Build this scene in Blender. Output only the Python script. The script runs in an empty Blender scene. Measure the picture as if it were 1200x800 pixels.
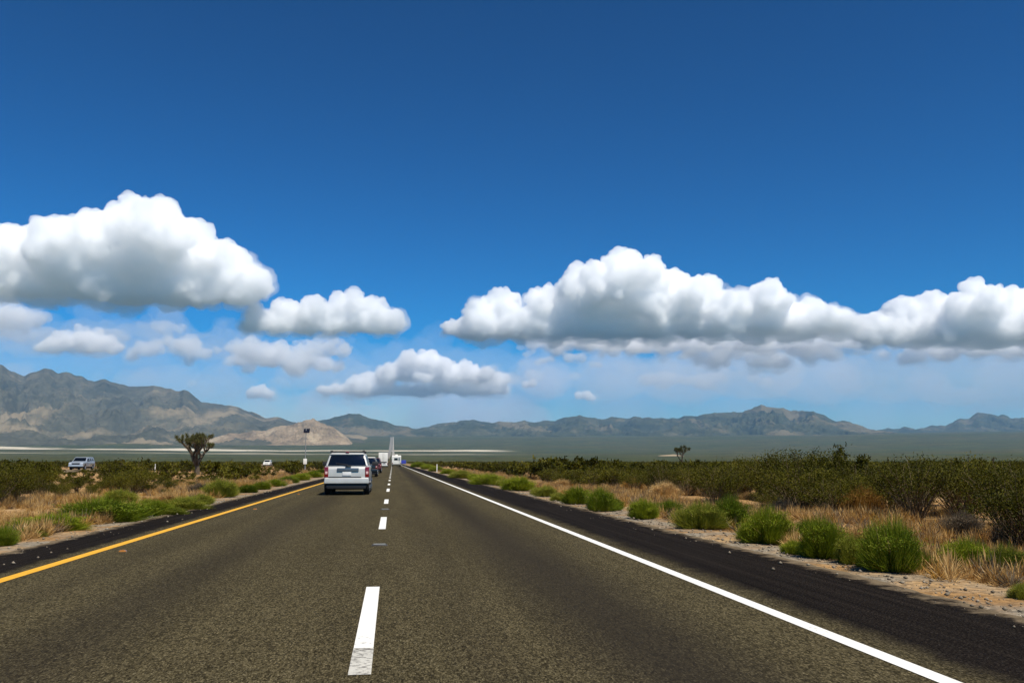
import bpy, bmesh, math, random
import numpy as np
from mathutils import Vector, Matrix

R = math.radians
rng = np.random.default_rng(11)
random.seed(5)
scn = bpy.context.scene
COL = scn.collection
CAM_H = 1.22
F = 1050.0                      # focal length in photo pixels (1200 wide)
PITCH, YAW = math.atan(141 / F), R(7.53)

# ------------------------------------------------------------------ helpers
cf = np.array([math.sin(YAW) * math.cos(PITCH), math.cos(YAW) * math.cos(PITCH), math.sin(PITCH)])
cr = np.array([math.cos(YAW), -math.sin(YAW), 0.0])
cu = np.array([-math.sin(YAW) * math.sin(PITCH), -math.cos(YAW) * math.sin(PITCH), math.cos(PITCH)])

def ray(px, py):
    d = cf + cr * (px - 600) / F + cu * (400 - py) / F
    return d

def ground_at(px, py, z=0.0):
    d = ray(px, py)
    t = (z - CAM_H) / d[2]
    return np.array([d[0] * t, d[1] * t, z])

def at_dist(px, py, dist):
    """point seen at a pixel, at a horizontal distance"""
    d = ray(px, py)
    d = d / math.hypot(d[0], d[1])
    return np.array([d[0] * dist, d[1] * dist, CAM_H + d[2] * dist])

def project(x, y, z):
    v = np.array([x, y, z - CAM_H])
    w = v @ cf
    return 600 + F * (v @ cr) / w, 400 - F * (v @ cu) / w, w

def tag(o, label=None, cat=None, group=None, kind=None):
    if label: o['label'] = label
    if cat: o['category'] = cat
    if group: o['group'] = group
    if kind: o['kind'] = kind
    return o

def link(o, parent=None):
    COL.objects.link(o)
    if parent is not None: o.parent = parent
    return o

def empty(name, loc=(0, 0, 0), rz=0.0):
    o = bpy.data.objects.new(name, None)
    o.empty_display_size = 0.3
    o.location = loc; o.rotation_euler = (0, 0, rz)
    return link(o)

def mesh_np(name, V, Fq, mats=(), midx=None, smooth=False):
    V = np.asarray(V, dtype=np.float32); Fq = np.asarray(Fq, dtype=np.int32)
    k = Fq.shape[1]
    me = bpy.data.meshes.new(name)
    me.vertices.add(len(V)); me.vertices.foreach_set('co', V.ravel())
    me.loops.add(Fq.size); me.loops.foreach_set('vertex_index', Fq.ravel())
    me.polygons.add(len(Fq))
    me.polygons.foreach_set('loop_start', np.arange(0, Fq.size, k, dtype=np.int32))
    try: me.polygons.foreach_set('loop_total', np.full(len(Fq), k, dtype=np.int32))
    except Exception: pass
    for m in mats: me.materials.append(m)
    if midx is not None: me.polygons.foreach_set('material_index', np.asarray(midx, dtype=np.int32))
    if smooth: me.polygons.foreach_set('use_smooth', np.ones(len(Fq), dtype=bool))
    me.update(calc_edges=True); me.validate()
    return me

class MB:
    """collects shapes into one mesh"""
    def __init__(s): s.v = []; s.f = []
    def add(s, vs, fs):
        n = len(s.v); s.v += [tuple(v) for v in vs]; s.f += [tuple(n + i for i in f) for f in fs]
        return s
    def box(s, x0, x1, y0, y1, z0, z1, tx=0, ty=0):
        vs = [(x0, y0, z0), (x1, y0, z0), (x1, y1, z0), (x0, y1, z0),
              (x0 + tx, y0 + ty, z1), (x1 - tx, y0 + ty, z1), (x1 - tx, y1 - ty, z1), (x0 + tx, y1 - ty, z1)]
        return s.add(vs, [(0, 3, 2, 1), (4, 5, 6, 7), (0, 1, 5, 4), (1, 2, 6, 5), (2, 3, 7, 6), (3, 0, 4, 7)])
    def tube(s, pts, rads, n=8, cap=True):
        pts = [Vector(p) for p in pts]
        if not hasattr(rads, '__len__'): rads = [rads] * len(pts)
        base = len(s.v)
        ref = None
        for i, p in enumerate(pts):
            t = (pts[min(i + 1, len(pts) - 1)] - pts[max(i - 1, 0)])
            t = t.normalized() if t.length > 1e-9 else Vector((0, 0, 1))
            if ref is None:
                ref = t.orthogonal().normalized()
            else:
                ref = (ref - t * ref.dot(t))
                ref = ref.normalized() if ref.length > 1e-6 else t.orthogonal().normalized()
            b = t.cross(ref)
            for k in range(n):
                a = 2 * math.pi * k / n
                s.v.append(tuple(p + (ref * math.cos(a) + b * math.sin(a)) * rads[i]))
        for i in range(len(pts) - 1):
            for k in range(n):
                a = base + i * n + k; b2 = base + i * n + (k + 1) % n
                s.f.append((a, b2, b2 + n, a + n))
        if cap:
            s.f.append(tuple(base + k for k in range(n))[::-1])
            s.f.append(tuple(base + (len(pts) - 1) * n + k for k in range(n)))
        return s
    def lathe_x(s, cx, cy, cz, prof, n=28, sgn=1):
        """profile [(x offset, radius)] turned round an axle along x"""
        base = len(s.v)
        for (dx, r) in prof:
            for k in range(n):
                a = 2 * math.pi * k / n
                s.v.append((cx + dx * sgn, cy + r * math.cos(a), cz + r * math.sin(a)))
        for i in range(len(prof) - 1):
            for k in range(n):
                a = base + i * n + k; b = base + i * n + (k + 1) % n
                q = (a, b, b + n, a + n)
                s.f.append(q if sgn > 0 else q[::-1])
        return s
    def prism(s, poly, x0, x1, inset=None):
        """side polygon (y, z) extruded across x"""
        n = len(poly)
        vs = [(x0, y, z) for y, z in poly] + [(x1, y, z) for y, z in poly]
        fs = [tuple(range(n)), tuple(range(2 * n - 1, n - 1, -1))]
        fs += [(i, i + n, (i + 1) % n + n, (i + 1) % n) for i in range(n)]
        return s.add(vs, fs)
    def panel(s, quad, u0, u1, v0, v1, off=0.004, thick=0.01):
        """slab lying on a quad (four corners in order), inset by u, v ranges, proud by off"""
        q = [Vector(p) for p in quad]
        nrm = (q[1] - q[0]).cross(q[3] - q[0]).normalized()
        def bl(u, v): return (q[0] * (1 - u) + q[1] * u) * (1 - v) + (q[3] * (1 - u) + q[2] * u) * v
        o = [bl(u0, v0) + nrm * off, bl(u1, v0) + nrm * off, bl(u1, v1) + nrm * off, bl(u0, v1) + nrm * off]
        i = [p - nrm * thick for p in o]
        return s.add(i + o, [(4, 5, 6, 7), (0, 3, 2, 1), (0, 1, 5, 4), (1, 2, 6, 5), (2, 3, 7, 6), (3, 0, 4, 7)])
    def build(s, name, mat, parent=None, bevel=0.0, seg=2, smooth=True, loc=None):
        me = bpy.data.meshes.new(name)
        me.from_pydata(s.v, [], s.f); me.materials.append(mat)
        bm = bmesh.new(); bm.from_mesh(me)
        bmesh.ops.recalc_face_normals(bm, faces=bm.faces)
        if bevel > 0:
            es = [e for e in bm.edges if len(e.link_faces) == 2 and e.calc_face_angle(0) > R(22)]
            bmesh.ops.bevel(bm, geom=es, offset=bevel, segments=seg, affect='EDGES', profile=0.6, clamp_overlap=True)
        for f in bm.faces: f.smooth = smooth
        for e in bm.edges:
            if len(e.link_faces) == 2 and e.calc_face_angle(0) > R(35): e.smooth = False
        bm.to_mesh(me); bm.free()
        o = bpy.data.objects.new(name, me)
        if loc: o.location = loc
        return link(o, parent)

def copy_tree(o, parent=None):
    c = o.copy(); COL.objects.link(c)
    if parent is not None: c.parent = parent
    for ch in list(o.children): copy_tree(ch, c)
    return c

# ---- numpy noise
_perm = np.random.default_rng(3).permutation(4096)
_grad = np.random.default_rng(4).uniform(-1, 1, (4096, 2)); _grad /= np.linalg.norm(_grad, axis=1)[:, None]
def perlin(x, y):
    x = np.asarray(x, float); y = np.asarray(y, float)
    xi = np.floor(x).astype(int); yi = np.floor(y).astype(int)
    xf = x - xi; yf = y - yi
    def g(ix, iy, dx, dy):
        h = _perm[(_perm[ix & 4095] + iy) & 4095]
        return _grad[h, 0] * dx + _grad[h, 1] * dy
    u = xf * xf * xf * (xf * (xf * 6 - 15) + 10); v = yf * yf * yf * (yf * (yf * 6 - 15) + 10)
    a = g(xi, yi, xf, yf) * (1 - u) + g(xi + 1, yi, xf - 1, yf) * u
    b = g(xi, yi + 1, xf, yf - 1) * (1 - u) + g(xi + 1, yi + 1, xf - 1, yf - 1) * u
    return (a * (1 - v) + b * v) * 1.5
def fbm(x, y, o=5, lac=2.03, gain=0.5):
    s = 0; a = 1; 
    for i in range(o):
        s = s + a * perlin(x + 17.3 * i, y - 9.1 * i); x = x * lac; y = y * lac; a *= gain
    return s
def ridged(x, y, o=5):
    s = 0; a = 1; n = 0
    for i in range(o):
        s = s + a * (1 - np.abs(perlin(x + 5.3 * i, y + 3.7 * i)) * 1.6); n += a; x = x * 2.07; y = y * 2.07; a *= 0.5
    return s / n

# ------------------------------------------------------------------ materials
def new_mat(name):
    m = bpy.data.materials.new(name); m.use_nodes = True
    nt = m.node_tree
    return m, nt, nt.nodes['Principled BSDF'], nt.nodes['Material Output']

def rgb(c): return (c[0], c[1], c[2], 1.0)

def paint(name, col, rough=0.4, metal=0.0, coat=0.0, spec=0.5, dirt=0.12):
    m, nt, b, o = new_mat(name)
    b.inputs['Roughness'].default_value = rough; b.inputs['Metallic'].default_value = metal
    b.inputs['Coat Weight'].default_value = coat; b.inputs['Specular IOR Level'].default_value = spec
    n = nt.nodes.new('ShaderNodeTexNoise'); n.inputs['Scale'].default_value = 3.0; n.inputs['Detail'].default_value = 6
    tc = nt.nodes.new('ShaderNodeTexCoord'); nt.links.new(tc.outputs['Object'], n.inputs['Vector'])
    r = nt.nodes.new('ShaderNodeValToRGB')
    r.color_ramp.elements[0].position = 0.3; r.color_ramp.elements[1].position = 0.7
    r.color_ramp.elements[0].color = rgb([c * (1 - dirt) for c in col]); r.color_ramp.elements[1].color = rgb(col)
    nt.links.new(n.outputs['Fac'], r.inputs['Fac']); nt.links.new(r.outputs['Color'], b.inputs['Base Color'])
    return m

class NT:
    """tiny node-tree writer"""
    def __init__(s, nt): s.nt = nt
    def n(s, typ, **kw):
        nd = s.nt.nodes.new(typ)
        for k, v in kw.items():
            if k.startswith('_'): setattr(nd, k[1:], v)
            else: s.set(nd.inputs[k.replace('__', ' ')], v)
        return nd
    def set(s, sock, v):
        if hasattr(v, 'is_linked') or isinstance(v, bpy.types.NodeSocket): s.nt.links.new(v, sock)
        else: sock.default_value = v
    def math(s, op, a, b=0.0, clamp=False):
        nd = s.nt.nodes.new('ShaderNodeMath'); nd.operation = op; nd.use_clamp = clamp
        s.set(nd.inputs[0], a); s.set(nd.inputs[1], b); return nd.outputs[0]
    def noise(s, vec, scale, detail=4, rough=0.55, dist=0.0):
        nd = s.n('ShaderNodeTexNoise', Scale=scale, Detail=detail, Roughness=rough, Distortion=dist)
        s.set(nd.inputs['Vector'], vec); return nd.outputs['Fac']
    def ramp(s, fac, stops):
        nd = s.nt.nodes.new('ShaderNodeValToRGB'); s.set(nd.inputs['Fac'], fac)
        e = nd.color_ramp.elements
        while len(e) < len(stops): e.new(0.5)
        for i, (p, c) in enumerate(stops):
            e[i].position = p; e[i].color = rgb(c) if hasattr(c, '__len__') else (c, c, c, 1)
        return nd.outputs['Color']
    def mix(s, fac, a, b, mode='MIX'):
        nd = s.nt.nodes.new('ShaderNodeMix'); nd.data_type = 'RGBA'; nd.blend_type = mode
        s.set(nd.inputs[0], fac)
        s.set(nd.inputs[6], rgb(a) if isinstance(a, (tuple, list)) else a)
        s.set(nd.inputs[7], rgb(b) if isinstance(b, (tuple, list)) else b)
        return nd.outputs[2]
    def maprange(s, v, a, b, c=0.0, d=1.0):
        nd = s.nt.nodes.new('ShaderNodeMapRange'); nd.interpolation_type = 'SMOOTHSTEP'
        s.set(nd.inputs[0], v)
        for i, k in enumerate((a, b, c, d)): nd.inputs[i + 1].default_value = k
        return nd.outputs[0]

def asphalt_mat():
    m, nt, b, o = new_mat('asphalt'); t = NT(nt)
    g = nt.nodes.new('ShaderNodeNewGeometry').outputs['Position']
    sep = nt.nodes.new('ShaderNodeSeparateXYZ'); nt.links.new(g, sep.inputs[0])
    x = sep.outputs[0]
    gs = t.n('ShaderNodeMapping'); t.set(gs.inputs['Vector'], g); gs.inputs['Scale'].default_value = (1, 0.4, 1); gv_ = gs.outputs[0]
    fine = t.noise(gv_, 85, 2, 0.8)
    agg = t.n('ShaderNodeTexVoronoi', Scale=70.0, _feature='F1'); t.set(agg.inputs['Vector'], gv_)
    mid_g = t.noise(gv_, 40, 3, 0.8)
    base = t.ramp(t.math('ADD', t.math('MULTIPLY', fine, 0.72), t.math('MULTIPLY', mid_g, 0.28)), [(0.34, (0.016, 0.0125, 0.0045)), (0.50, (0.057, 0.046, 0.0225)), (0.66, (0.165, 0.135, 0.075))])
    stone = t.ramp(agg.outputs['Color'], [(0.2, 0.4), (0.8, 1.6)])
    c = t.mix(0.8, base, stone, 'MULTIPLY')
    # broad mottling stretched along the lane
    mp = t.n('ShaderNodeMapping'); t.set(mp.inputs['Vector'], g); mp.inputs['Scale'].default_value = (1.2, 0.10, 1)
    mot = t.noise(mp.outputs[0], 1.0, 5, 0.6)
    c = t.mix(0.85, c, t.ramp(mot, [(0.28, 0.74), (0.72, 1.2)]), 'MULTIPLY')
    # oil and rubber polished into the lanes
    wob = t.math('MULTIPLY', t.math('SUBTRACT', t.noise(mp.outputs[0], 0.7, 3), 0.5), 0.5)
    def band(cx, hw, amt):
        d = t.math('ABSOLUTE', t.math('SUBTRACT', t.math('ADD', x, wob), cx))
        return t.math('MULTIPLY', t.maprange(d, hw, 0.0), amt)
    dark = t.math('MAXIMUM', band(1.75, 0.95, 0.72), t.math('MAXIMUM', band(-2.15, 0.8, 0.42), t.math('MAXIMUM', band(0.62, 0.4, 0.16), band(-3.3, 0.4, 0.14))))
    c = t.mix(dark, c, (0.022, 0.018, 0.014))
    # dark sealed shoulder outside the edge lines, ragged border
    sx = t.math('ADD', x, t.math('MULTIPLY', t.math('SUBTRACT', t.noise(g, 2.5, 4), 0.5), 0.35))
    sh = t.math('MAXIMUM', t.maprange(sx, 3.22, 3.62), t.maprange(sx, -4.2, -4.42))
    streak = t.n('ShaderNodeMapping'); t.set(streak.inputs['Vector'], g); streak.inputs['Scale'].default_value = (9, 0.15, 1)
    sn = t.noise(streak.outputs[0], 1.0, 4, 0.6)
    shc = t.mix(0.9, t.ramp(fine, [(0.32, (0.0025, 0.002, 0.0015)), (0.52, (0.0095, 0.0072, 0.0055)), (0.7, (0.04, 0.032, 0.024))]), t.ramp(sn, [(0.3, 0.5), (0.75, 1.9)]), 'MULTIPLY')
    c = t.mix(sh, c, shc)
    # drifted sand and grit along the crumbling outer edges
    drift = t.math('MAXIMUM', t.maprange(x, 4.45, 5.25), t.maprange(x, -4.75, -5.4))
    dn = t.noise(g, 3.2, 6, 0.7)
    c = t.mix(t.math('MULTIPLY', t.maprange(t.math('ADD', t.math('MULTIPLY', drift, 0.55), dn), 0.72, 0.98), 0.85), c, (0.20, 0.15, 0.09))
    t.set(b.inputs['Base Color'], c)
    b.inputs['Roughness'].default_value = 0.97; b.inputs['Specular IOR Level'].default_value = 0.03
    bp = t.n('ShaderNodeBump', Strength=0.7, Distance=0.012); t.set(bp.inputs['Height'], fine)
    nt.links.new(bp.outputs[0], b.inputs['Normal'])
    return m

def line_mat(name, col, wear=0.5):
    m, nt, b, o = new_mat(name); t = NT(nt)
    g = nt.nodes.new('ShaderNodeNewGeometry').outputs['Position']
    w = t.math('MULTIPLY', t.noise(g, 26, 4, 0.7), t.math('ADD', t.noise(g, 1.3, 2), 0.5))
    f = t.maprange(w, 0.36 * wear, 0.56 * wear)
    dull = t.noise(g, 5, 5)
    c = t.mix(t.maprange(dull, 0.35, 0.7), [k * 0.86 for k in col], col)
    c = t.mix(f, (0.15, 0.135, 0.11), c)
    t.set(b.inputs['Base Color'], c); b.inputs['Roughness'].default_value = 0.7
    return m

def ground_mat():
    m, nt, b, o = new_mat('desert_ground'); t = NT(nt)
    g = nt.nodes.new('ShaderNodeNewGeometry').outputs['Position']
    sep = nt.nodes.new('ShaderNodeSeparateXYZ'); nt.links.new(g, sep.inputs[0])
    flat = nt.nodes.new('ShaderNodeCombineXYZ'); nt.links.new(sep.outputs[0], flat.inputs[0]); nt.links.new(sep.outputs[1], flat.inputs[1])
    p = flat.outputs[0]
    dist = nt.nodes.new('ShaderNodeVectorMath'); dist.operation = 'LENGTH'; nt.links.new(p, dist.inputs[0])
    d = dist.outputs['Value']
    # near: sand, gravel, litter
    sand = t.ramp(t.noise(p, 0.5, 6, 0.6), [(0.3, (0.24, 0.13, 0.05)), (0.5, (0.37, 0.215, 0.085)), (0.7, (0.46, 0.32, 0.165))])
    vor = t.n('ShaderNodeTexVoronoi', Scale=17.0); t.set(vor.inputs['Vector'], p)
    grav = t.ramp(vor.outputs['Color'], [(0.15, 0.5), (0.85, 1.3)])
    near = t.mix(0.7, sand, grav, 'MULTIPLY')
    near = t.mix(0.6, near, t.ramp(t.noise(p, 9, 4, 0.7), [(0.35, 0.55), (0.65, 1.25)]), 'MULTIPLY')
    ax = t.math('ABSOLUTE', sep.outputs[0])
    # pale gravel along the pavement edge
    edge = t.math('MULTIPLY', t.maprange(ax, 7.4, 5.4), t.maprange(t.noise(p, 0.8, 4), 0.35, 0.6))
    gv = t.mix(0.9, (0.255, 0.215, 0.155), grav, 'MULTIPLY')
    near = t.mix(edge, near, gv)
    # far: plain dotted with scrub, one patch of dark bush per cell
    sc1 = t.noise(p, 0.09, 5, 0.8); sc2 = t.noise(p, 0.008, 8, 0.75); sc3 = t.noise(p, 0.0016, 4, 0.6)
    far = t.ramp(sc1, [(0.36, (0.020, 0.026, 0.007)), (0.52, (0.050, 0.054, 0.018)), (0.70, (0.135, 0.115, 0.055))])
    far = t.mix(0.75, far, t.ramp(sc2, [(0.36, 0.4), (0.64, 1.7)]), 'MULTIPLY')
    far = t.mix(0.8, far, t.ramp(sc3, [(0.38, (0.78, 0.95, 0.78)), (0.62, (1.3, 1.12, 1.0))]), 'MULTIPLY')
    # pale dry lake bed west of the road and a thin tongue east of it
    warp = t.math('MULTIPLY', t.math('SUBTRACT', t.noise(p, 0.0013, 5, 0.6), 0.5), 1500.0)
    dd = t.math('ADD', sep.outputs[1], warp)
    lake = t.math('MULTIPLY', t.maprange(dd, 4250, 4420), t.maprange(dd, 4950, 4800))
    lake2 = t.math('MULTIPLY', t.math('MULTIPLY', t.maprange(dd, 3000, 3200), t.maprange(dd, 3550, 3350)), 0.35)
    lake = t.math('MULTIPLY', t.math('MAXIMUM', lake, lake2), t.maprange(sep.outputs[0], 620, 420))
    lake = t.math('MULTIPLY', lake, t.maprange(t.noise(p, 0.004, 5, 0.7), 0.30, 0.48))
    far = t.mix(lake, far, (0.56, 0.49, 0.36))
    c = t.mix(t.maprange(d, 250, 800), near, far)
    t.set(b.inputs['Base Color'], c)
    b.inputs['Roughness'].default_value = 0.95; b.inputs['Specular IOR Level'].default_value = 0.1
    bp = t.n('ShaderNodeBump', Strength=0.6, Distance=0.05); t.set(bp.inputs['Height'], t.noise(p, 14, 4, 0.7))
    nt.links.new(bp.outputs[0], b.inputs['Normal'])
    return m

def rock_mat(name, tones, patch=(0.40, 0.31, 0.20), patch_amt=0.6, sc=1.0):
    m, nt, b, o = new_mat(name); t = NT(nt)
    g = nt.nodes.new('ShaderNodeNewGeometry').outputs['Position']
    mp = t.n('ShaderNodeMapping'); t.set(mp.inputs['Vector'], g); mp.inputs['Scale'].default_value = (1, 0.6, 1.6)
    p = mp.outputs[0]
    c = t.ramp(t.noise(p, 0.0022 * sc, 8, 0.68), [(0.32, tones[0]), (0.5, tones[1]), (0.68, tones[2])])
    c = t.mix(0.7, c, t.ramp(t.noise(p, 0.02 * sc, 4, 0.7), [(0.33, 0.65), (0.67, 1.35)]), 'MULTIPLY')
    pf = t.math('MULTIPLY', t.maprange(t.noise(p, 0.0011 * sc, 7, 0.62), 0.53, 0.62), patch_amt)
    c = t.mix(pf, c, patch)
    t.set(b.inputs['Base Color'], c)
    b.inputs['Roughness'].default_value = 1.0; b.inputs['Specular IOR Level'].default_value = 0.0
    return m

def leaf_mat(name, stops, trans=0.25, rough=0.6):
    m, nt, b, o = new_mat(name); t = NT(nt)
    oi = nt.nodes.new('ShaderNodeObjectInfo')
    g = nt.nodes.new('ShaderNodeNewGeometry')
    tc = nt.nodes.new('ShaderNodeTexCoord')
    r = t.math('ADD', t.math('MULTIPLY', g.outputs['Random Per Island'], 0.45), t.math('MULTIPLY', oi.outputs['Random'], 0.35))
    r = t.math('ADD', r, t.math('MULTIPLY', t.noise(tc.outputs['Object'], 2.2, 3), 0.3))
    c = t.ramp(r, stops)
    t.set(b.inputs['Base Color'], c); b.inputs['Roughness'].default_value = rough
    b.inputs['Specular IOR Level'].default_value = 0.1
    tr = nt.nodes.new('ShaderNodeBsdfTranslucent'); t.set(tr.inputs[0], c)
    mx = nt.nodes.new('ShaderNodeMixShader'); mx.inputs[0].default_value = trans
    nt.links.new(b.outputs[0], mx.inputs[1]); nt.links.new(tr.outputs[0], mx.inputs[2]); nt.links.new(mx.outputs[0], o.inputs[0])
    return m

M = {}
M['asphalt'] = asphalt_mat()
M['white_line'] = line_mat('white_road_paint', (0.88, 0.85, 0.76), 0.62)
M['yellow_line'] = line_mat('yellow_road_paint', (0.80, 0.40, 0.012), 0.62)
M['ground'] = ground_mat()
M['far_road'] = paint('sun_bleached_pavement', (0.33, 0.30, 0.245), 0.95, spec=0.1)
M['far_road2'] = paint('grey_worn_pavement', (0.26, 0.235, 0.19), 0.95, spec=0.1, dirt=0.4)
M['creosote'] = leaf_mat('creosote_leaf', [(0.15, (0.015, 0.0155, 0.001)), (0.45, (0.048, 0.047, 0.002)), (0.75, (0.105, 0.094, 0.006)), (1.0, (0.22, 0.18, 0.024))], 0.22)
M['twig'] = leaf_mat('dry_twig', [(0.2, (0.06, 0.042, 0.024)), (0.6, (0.15, 0.105, 0.06)), (1.0, (0.28, 0.20, 0.12))], 0.0)
M['green'] = leaf_mat('green_shrub_leaf', [(0.15, (0.055, 0.08, 0.003)), (0.5, (0.165, 0.205, 0.010)), (0.8, (0.30, 0.33, 0.022)), (1.0, (0.5, 0.46, 0.09))], 0.3)
M['darkgreen'] = leaf_mat('dark_green_shrub_leaf', [(0.15, (0.032, 0.052, 0.002)), (0.5, (0.092, 0.135, 0.006)), (0.8, (0.17, 0.21, 0.013)), (1.0, (0.36, 0.35, 0.05))], 0.3)
M['yellowgreen'] = leaf_mat('yellow_green_shrub_leaf', [(0.15, (0.07, 0.09, 0.008)), (0.5, (0.17, 0.19, 0.018)), (0.8, (0.28, 0.28, 0.035)), (1.0, (0.4, 0.36, 0.07))], 0.3)
M['straw'] = leaf_mat('dry_straw', [(0.15, (0.22, 0.115, 0.035)), (0.5, (0.48, 0.29, 0.10)), (0.8, (0.66, 0.45, 0.185)), (1.0, (0.75, 0.6, 0.34))], 0.25)
M['golden'] = leaf_mat('golden_dry_brush', [(0.15, (0.18, 0.085, 0.016)), (0.5, (0.36, 0.19, 0.04)), (0.8, (0.5, 0.29, 0.07)), (1.0, (0.6, 0.4, 0.13))], 0.25)
M['greybrush'] = leaf_mat('grey_dead_brush', [(0.15, (0.055, 0.04, 0.024)), (0.5, (0.14, 0.105, 0.065)), (0.8, (0.23, 0.18, 0.115)), (1.0, (0.36, 0.29, 0.20))], 0.1)
M['yucca'] = leaf_mat('yucca_leaf', [(0.15, (0.03, 0.034, 0.008)), (0.5, (0.075, 0.076, 0.02)), (0.8, (0.14, 0.13, 0.04)), (1.0, (0.24, 0.21, 0.08))], 0.15)
M['bark'] = leaf_mat('shaggy_bark', [(0.15, (0.03, 0.022, 0.014)), (0.5, (0.08, 0.06, 0.04)), (0.8, (0.14, 0.11, 0.07)), (1.0, (0.2, 0.16, 0.11))], 0.0)
M['stone'] = leaf_mat('roadside_stone', [(0.1, (0.12, 0.095, 0.065)), (0.5, (0.25, 0.205, 0.145)), (1.0, (0.45, 0.39, 0.30))], 0.0, 0.9)
M['silver'] = paint('silver_car_paint', (0.52, 0.515, 0.48), 0.35, 0.05, 0.3)
M['bluegrey'] = paint('blue_grey_car_paint', (0.36, 0.40, 0.44), 0.3, 0.2, 0.5)
M['white'] = paint('white_vehicle_paint', (0.80, 0.77, 0.68), 0.35, 0, 0.3)
M['dark'] = paint('dark_car_paint', (0.012, 0.013, 0.016), 0.3, 0, 0.3)
M['maroon'] = paint('dark_red_car_paint', (0.09, 0.008, 0.01), 0.3, 0, 0.4)
M['blue'] = paint('blue_sign_paint', (0.035, 0.05, 0.35), 0.5)
M['glass'] = paint('tinted_glass', (0.004, 0.005, 0.006), 0.06, 0, 0, 0.6, 0)
M['rubber'] = paint('tyre_rubber', (0.012, 0.012, 0.012), 0.85)
M['black'] = paint('black_plastic', (0.012, 0.012, 0.013), 0.6)
M['under'] = paint('underbody', (0.006, 0.006, 0.006), 0.9)
M['alloy'] = paint('alloy_rim', (0.45, 0.46, 0.47), 0.35, 0.7)
M['red'] = paint('red_lamp_lens', (0.2, 0.01, 0.012), 0.15, 0, 0.6)
M['lens'] = paint('clear_lamp_lens', (0.75, 0.76, 0.78), 0.1, 0.2, 0.8)
M['pinklens'] = paint('pale_lamp_lens', (0.70, 0.42, 0.40), 0.15, 0, 0.6)
M['trimgrey'] = paint('grey_trim', (0.13, 0.16, 0.19), 0.3, 0.4)
M['plate'] = paint('number_plate', (0.78, 0.77, 0.72), 0.5)
M['steel'] = paint('galvanised_steel', (0.30, 0.31, 0.31), 0.5, 0.4)
M['panel'] = paint('solar_cell', (0.008, 0.009, 0.016), 0.2)
M['amber'] = paint('amber_reflector', (0.30, 0.12, 0.02), 0.25, 0, 0.4)
M['ceramic'] = paint('white_reflector', (0.72, 0.72, 0.66), 0.3, 0, 0.4)
M['markerblack'] = paint('black_marker_base', (0.012, 0.012, 0.012), 0.6)

# ------------------------------------------------------------------ terrain
_D = np.array([0, 400, 800, 1500, 3000, 4000, 5000, 6500, 8000, 11000, 16000, 60000])
_Y = np.array([541, 544.0, 541.6, 538.6, 533.2, 530.6, 527.0, 519.5, 513.0, 510.0, 512, 535])
_H = np.where(_D <= 400, 0.0, CAM_H + (541 - _Y) / F * np.maximum(_D, 1))
def base_h(D): return np.interp(D, _D, _H)
def ground_h(x, y):
    x = np.asarray(x, float); y = np.asarray(y, float)
    D = np.hypot(x, y)
    h = base_h(D)
    # roadside: bank falls away a little, then hummocky desert
    ax = np.abs(x)
    out = np.clip((ax - 5.6) / 3.0, 0, 1); out = out * out * (3 - 2 * out)
    near = np.clip(1 - D / 900, 0, 1)
    bump = 0.22 * fbm(x * 0.11, y * 0.11, 3) + 0.05 * fbm(x * 0.9, y * 0.9, 2)
    h = h - 0.05 + out * near * (bump - 0.10)
    # opposing carriageway on a low embankment
    emb = np.clip(1 - np.abs(x + 44) / 16, 0, 1); emb = emb * emb * (3 - 2 * emb)
    h = h + 0.12 * emb * near
    # broad undulation of the far plain
    far = np.clip((D - 700) / 2500, 0, 1) * np.clip((ax - 60) / 500, 0, 1)
    h = h + far * 7.0 * fbm(x * 0.0011, y * 0.0011, 4) * np.clip(D / 6000, 0.15, 1)
    return h

def spaced(lo, step, ratio, hi):
    a = [lo]; s = step
    while a[-1] < hi: a.append(a[-1] + s); s *= ratio
    a[-1] = hi
    return a
xs_pos = [0, 1.5, 3.0, 4.5, 5.3] + spaced(5.8, 0.35, 1.055, 17000)
XS = np.array(sorted([-v for v in xs_pos if v > 0] + xs_pos))
YS = np.array(sorted([-v for v in spaced(1.0, 4, 1.35, 2500)] + spaced(0.0, 0.5, 1.022, 17000)))
gx, gy = np.meshgrid(XS, YS)
gz = ground_h(gx, gy)
def grid_faces(nr, nc):
    i = np.arange(nr - 1)[:, None] * nc + np.arange(nc - 1)[None, :]
    return np.stack([i, i + 1, i + 1 + nc, i + nc], -1).reshape(-1, 4)
me = mesh_np('ground', np.stack([gx, gy, gz], -1).reshape(-1, 3), grid_faces(len(YS), len(XS)), [M['ground']], smooth=True)
ground = link(bpy.data.objects.new('ground', me))
tag(ground, 'sandy desert ground spreading from the road to the mountains', 'ground', kind='structure')

# road strips follow the terrain
def strip(name, x0, x1, y0, y1, z, mat, label, cat, rag=0.0, thick=None):
    ys = np.array([y0] + [v for v in YS if y0 < v < y1] + [y1])
    if rag:
        ys = np.unique(np.concatenate([ys[ys > 90], np.arange(y0, 90, 0.13)]))
    hz = base_h(np.abs(ys)) + z
    fade = np.clip(1 - ys / 200, 0, 1)
    jit = lambda k: fbm(ys * 0.35, ys * 0 + k, 2) + 0.8 * fbm(ys * 1.9, ys * 0 + k + 5, 4)
    xa = x0 + rag * fade * jit(3); xb = x1 + rag * fade * jit(40)
    cols = [xa, xa + (xb - xa) * 0.5, xb]
    V = np.stack([np.stack([c, ys, hz], -1) for c in cols], 1).reshape(-1, 3)
    me = mesh_np(name, V, grid_faces(len(ys), 3), [mat])
    o = link(bpy.data.objects.new(name, me))
    return tag(o, label, cat, kind='structure')
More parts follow.
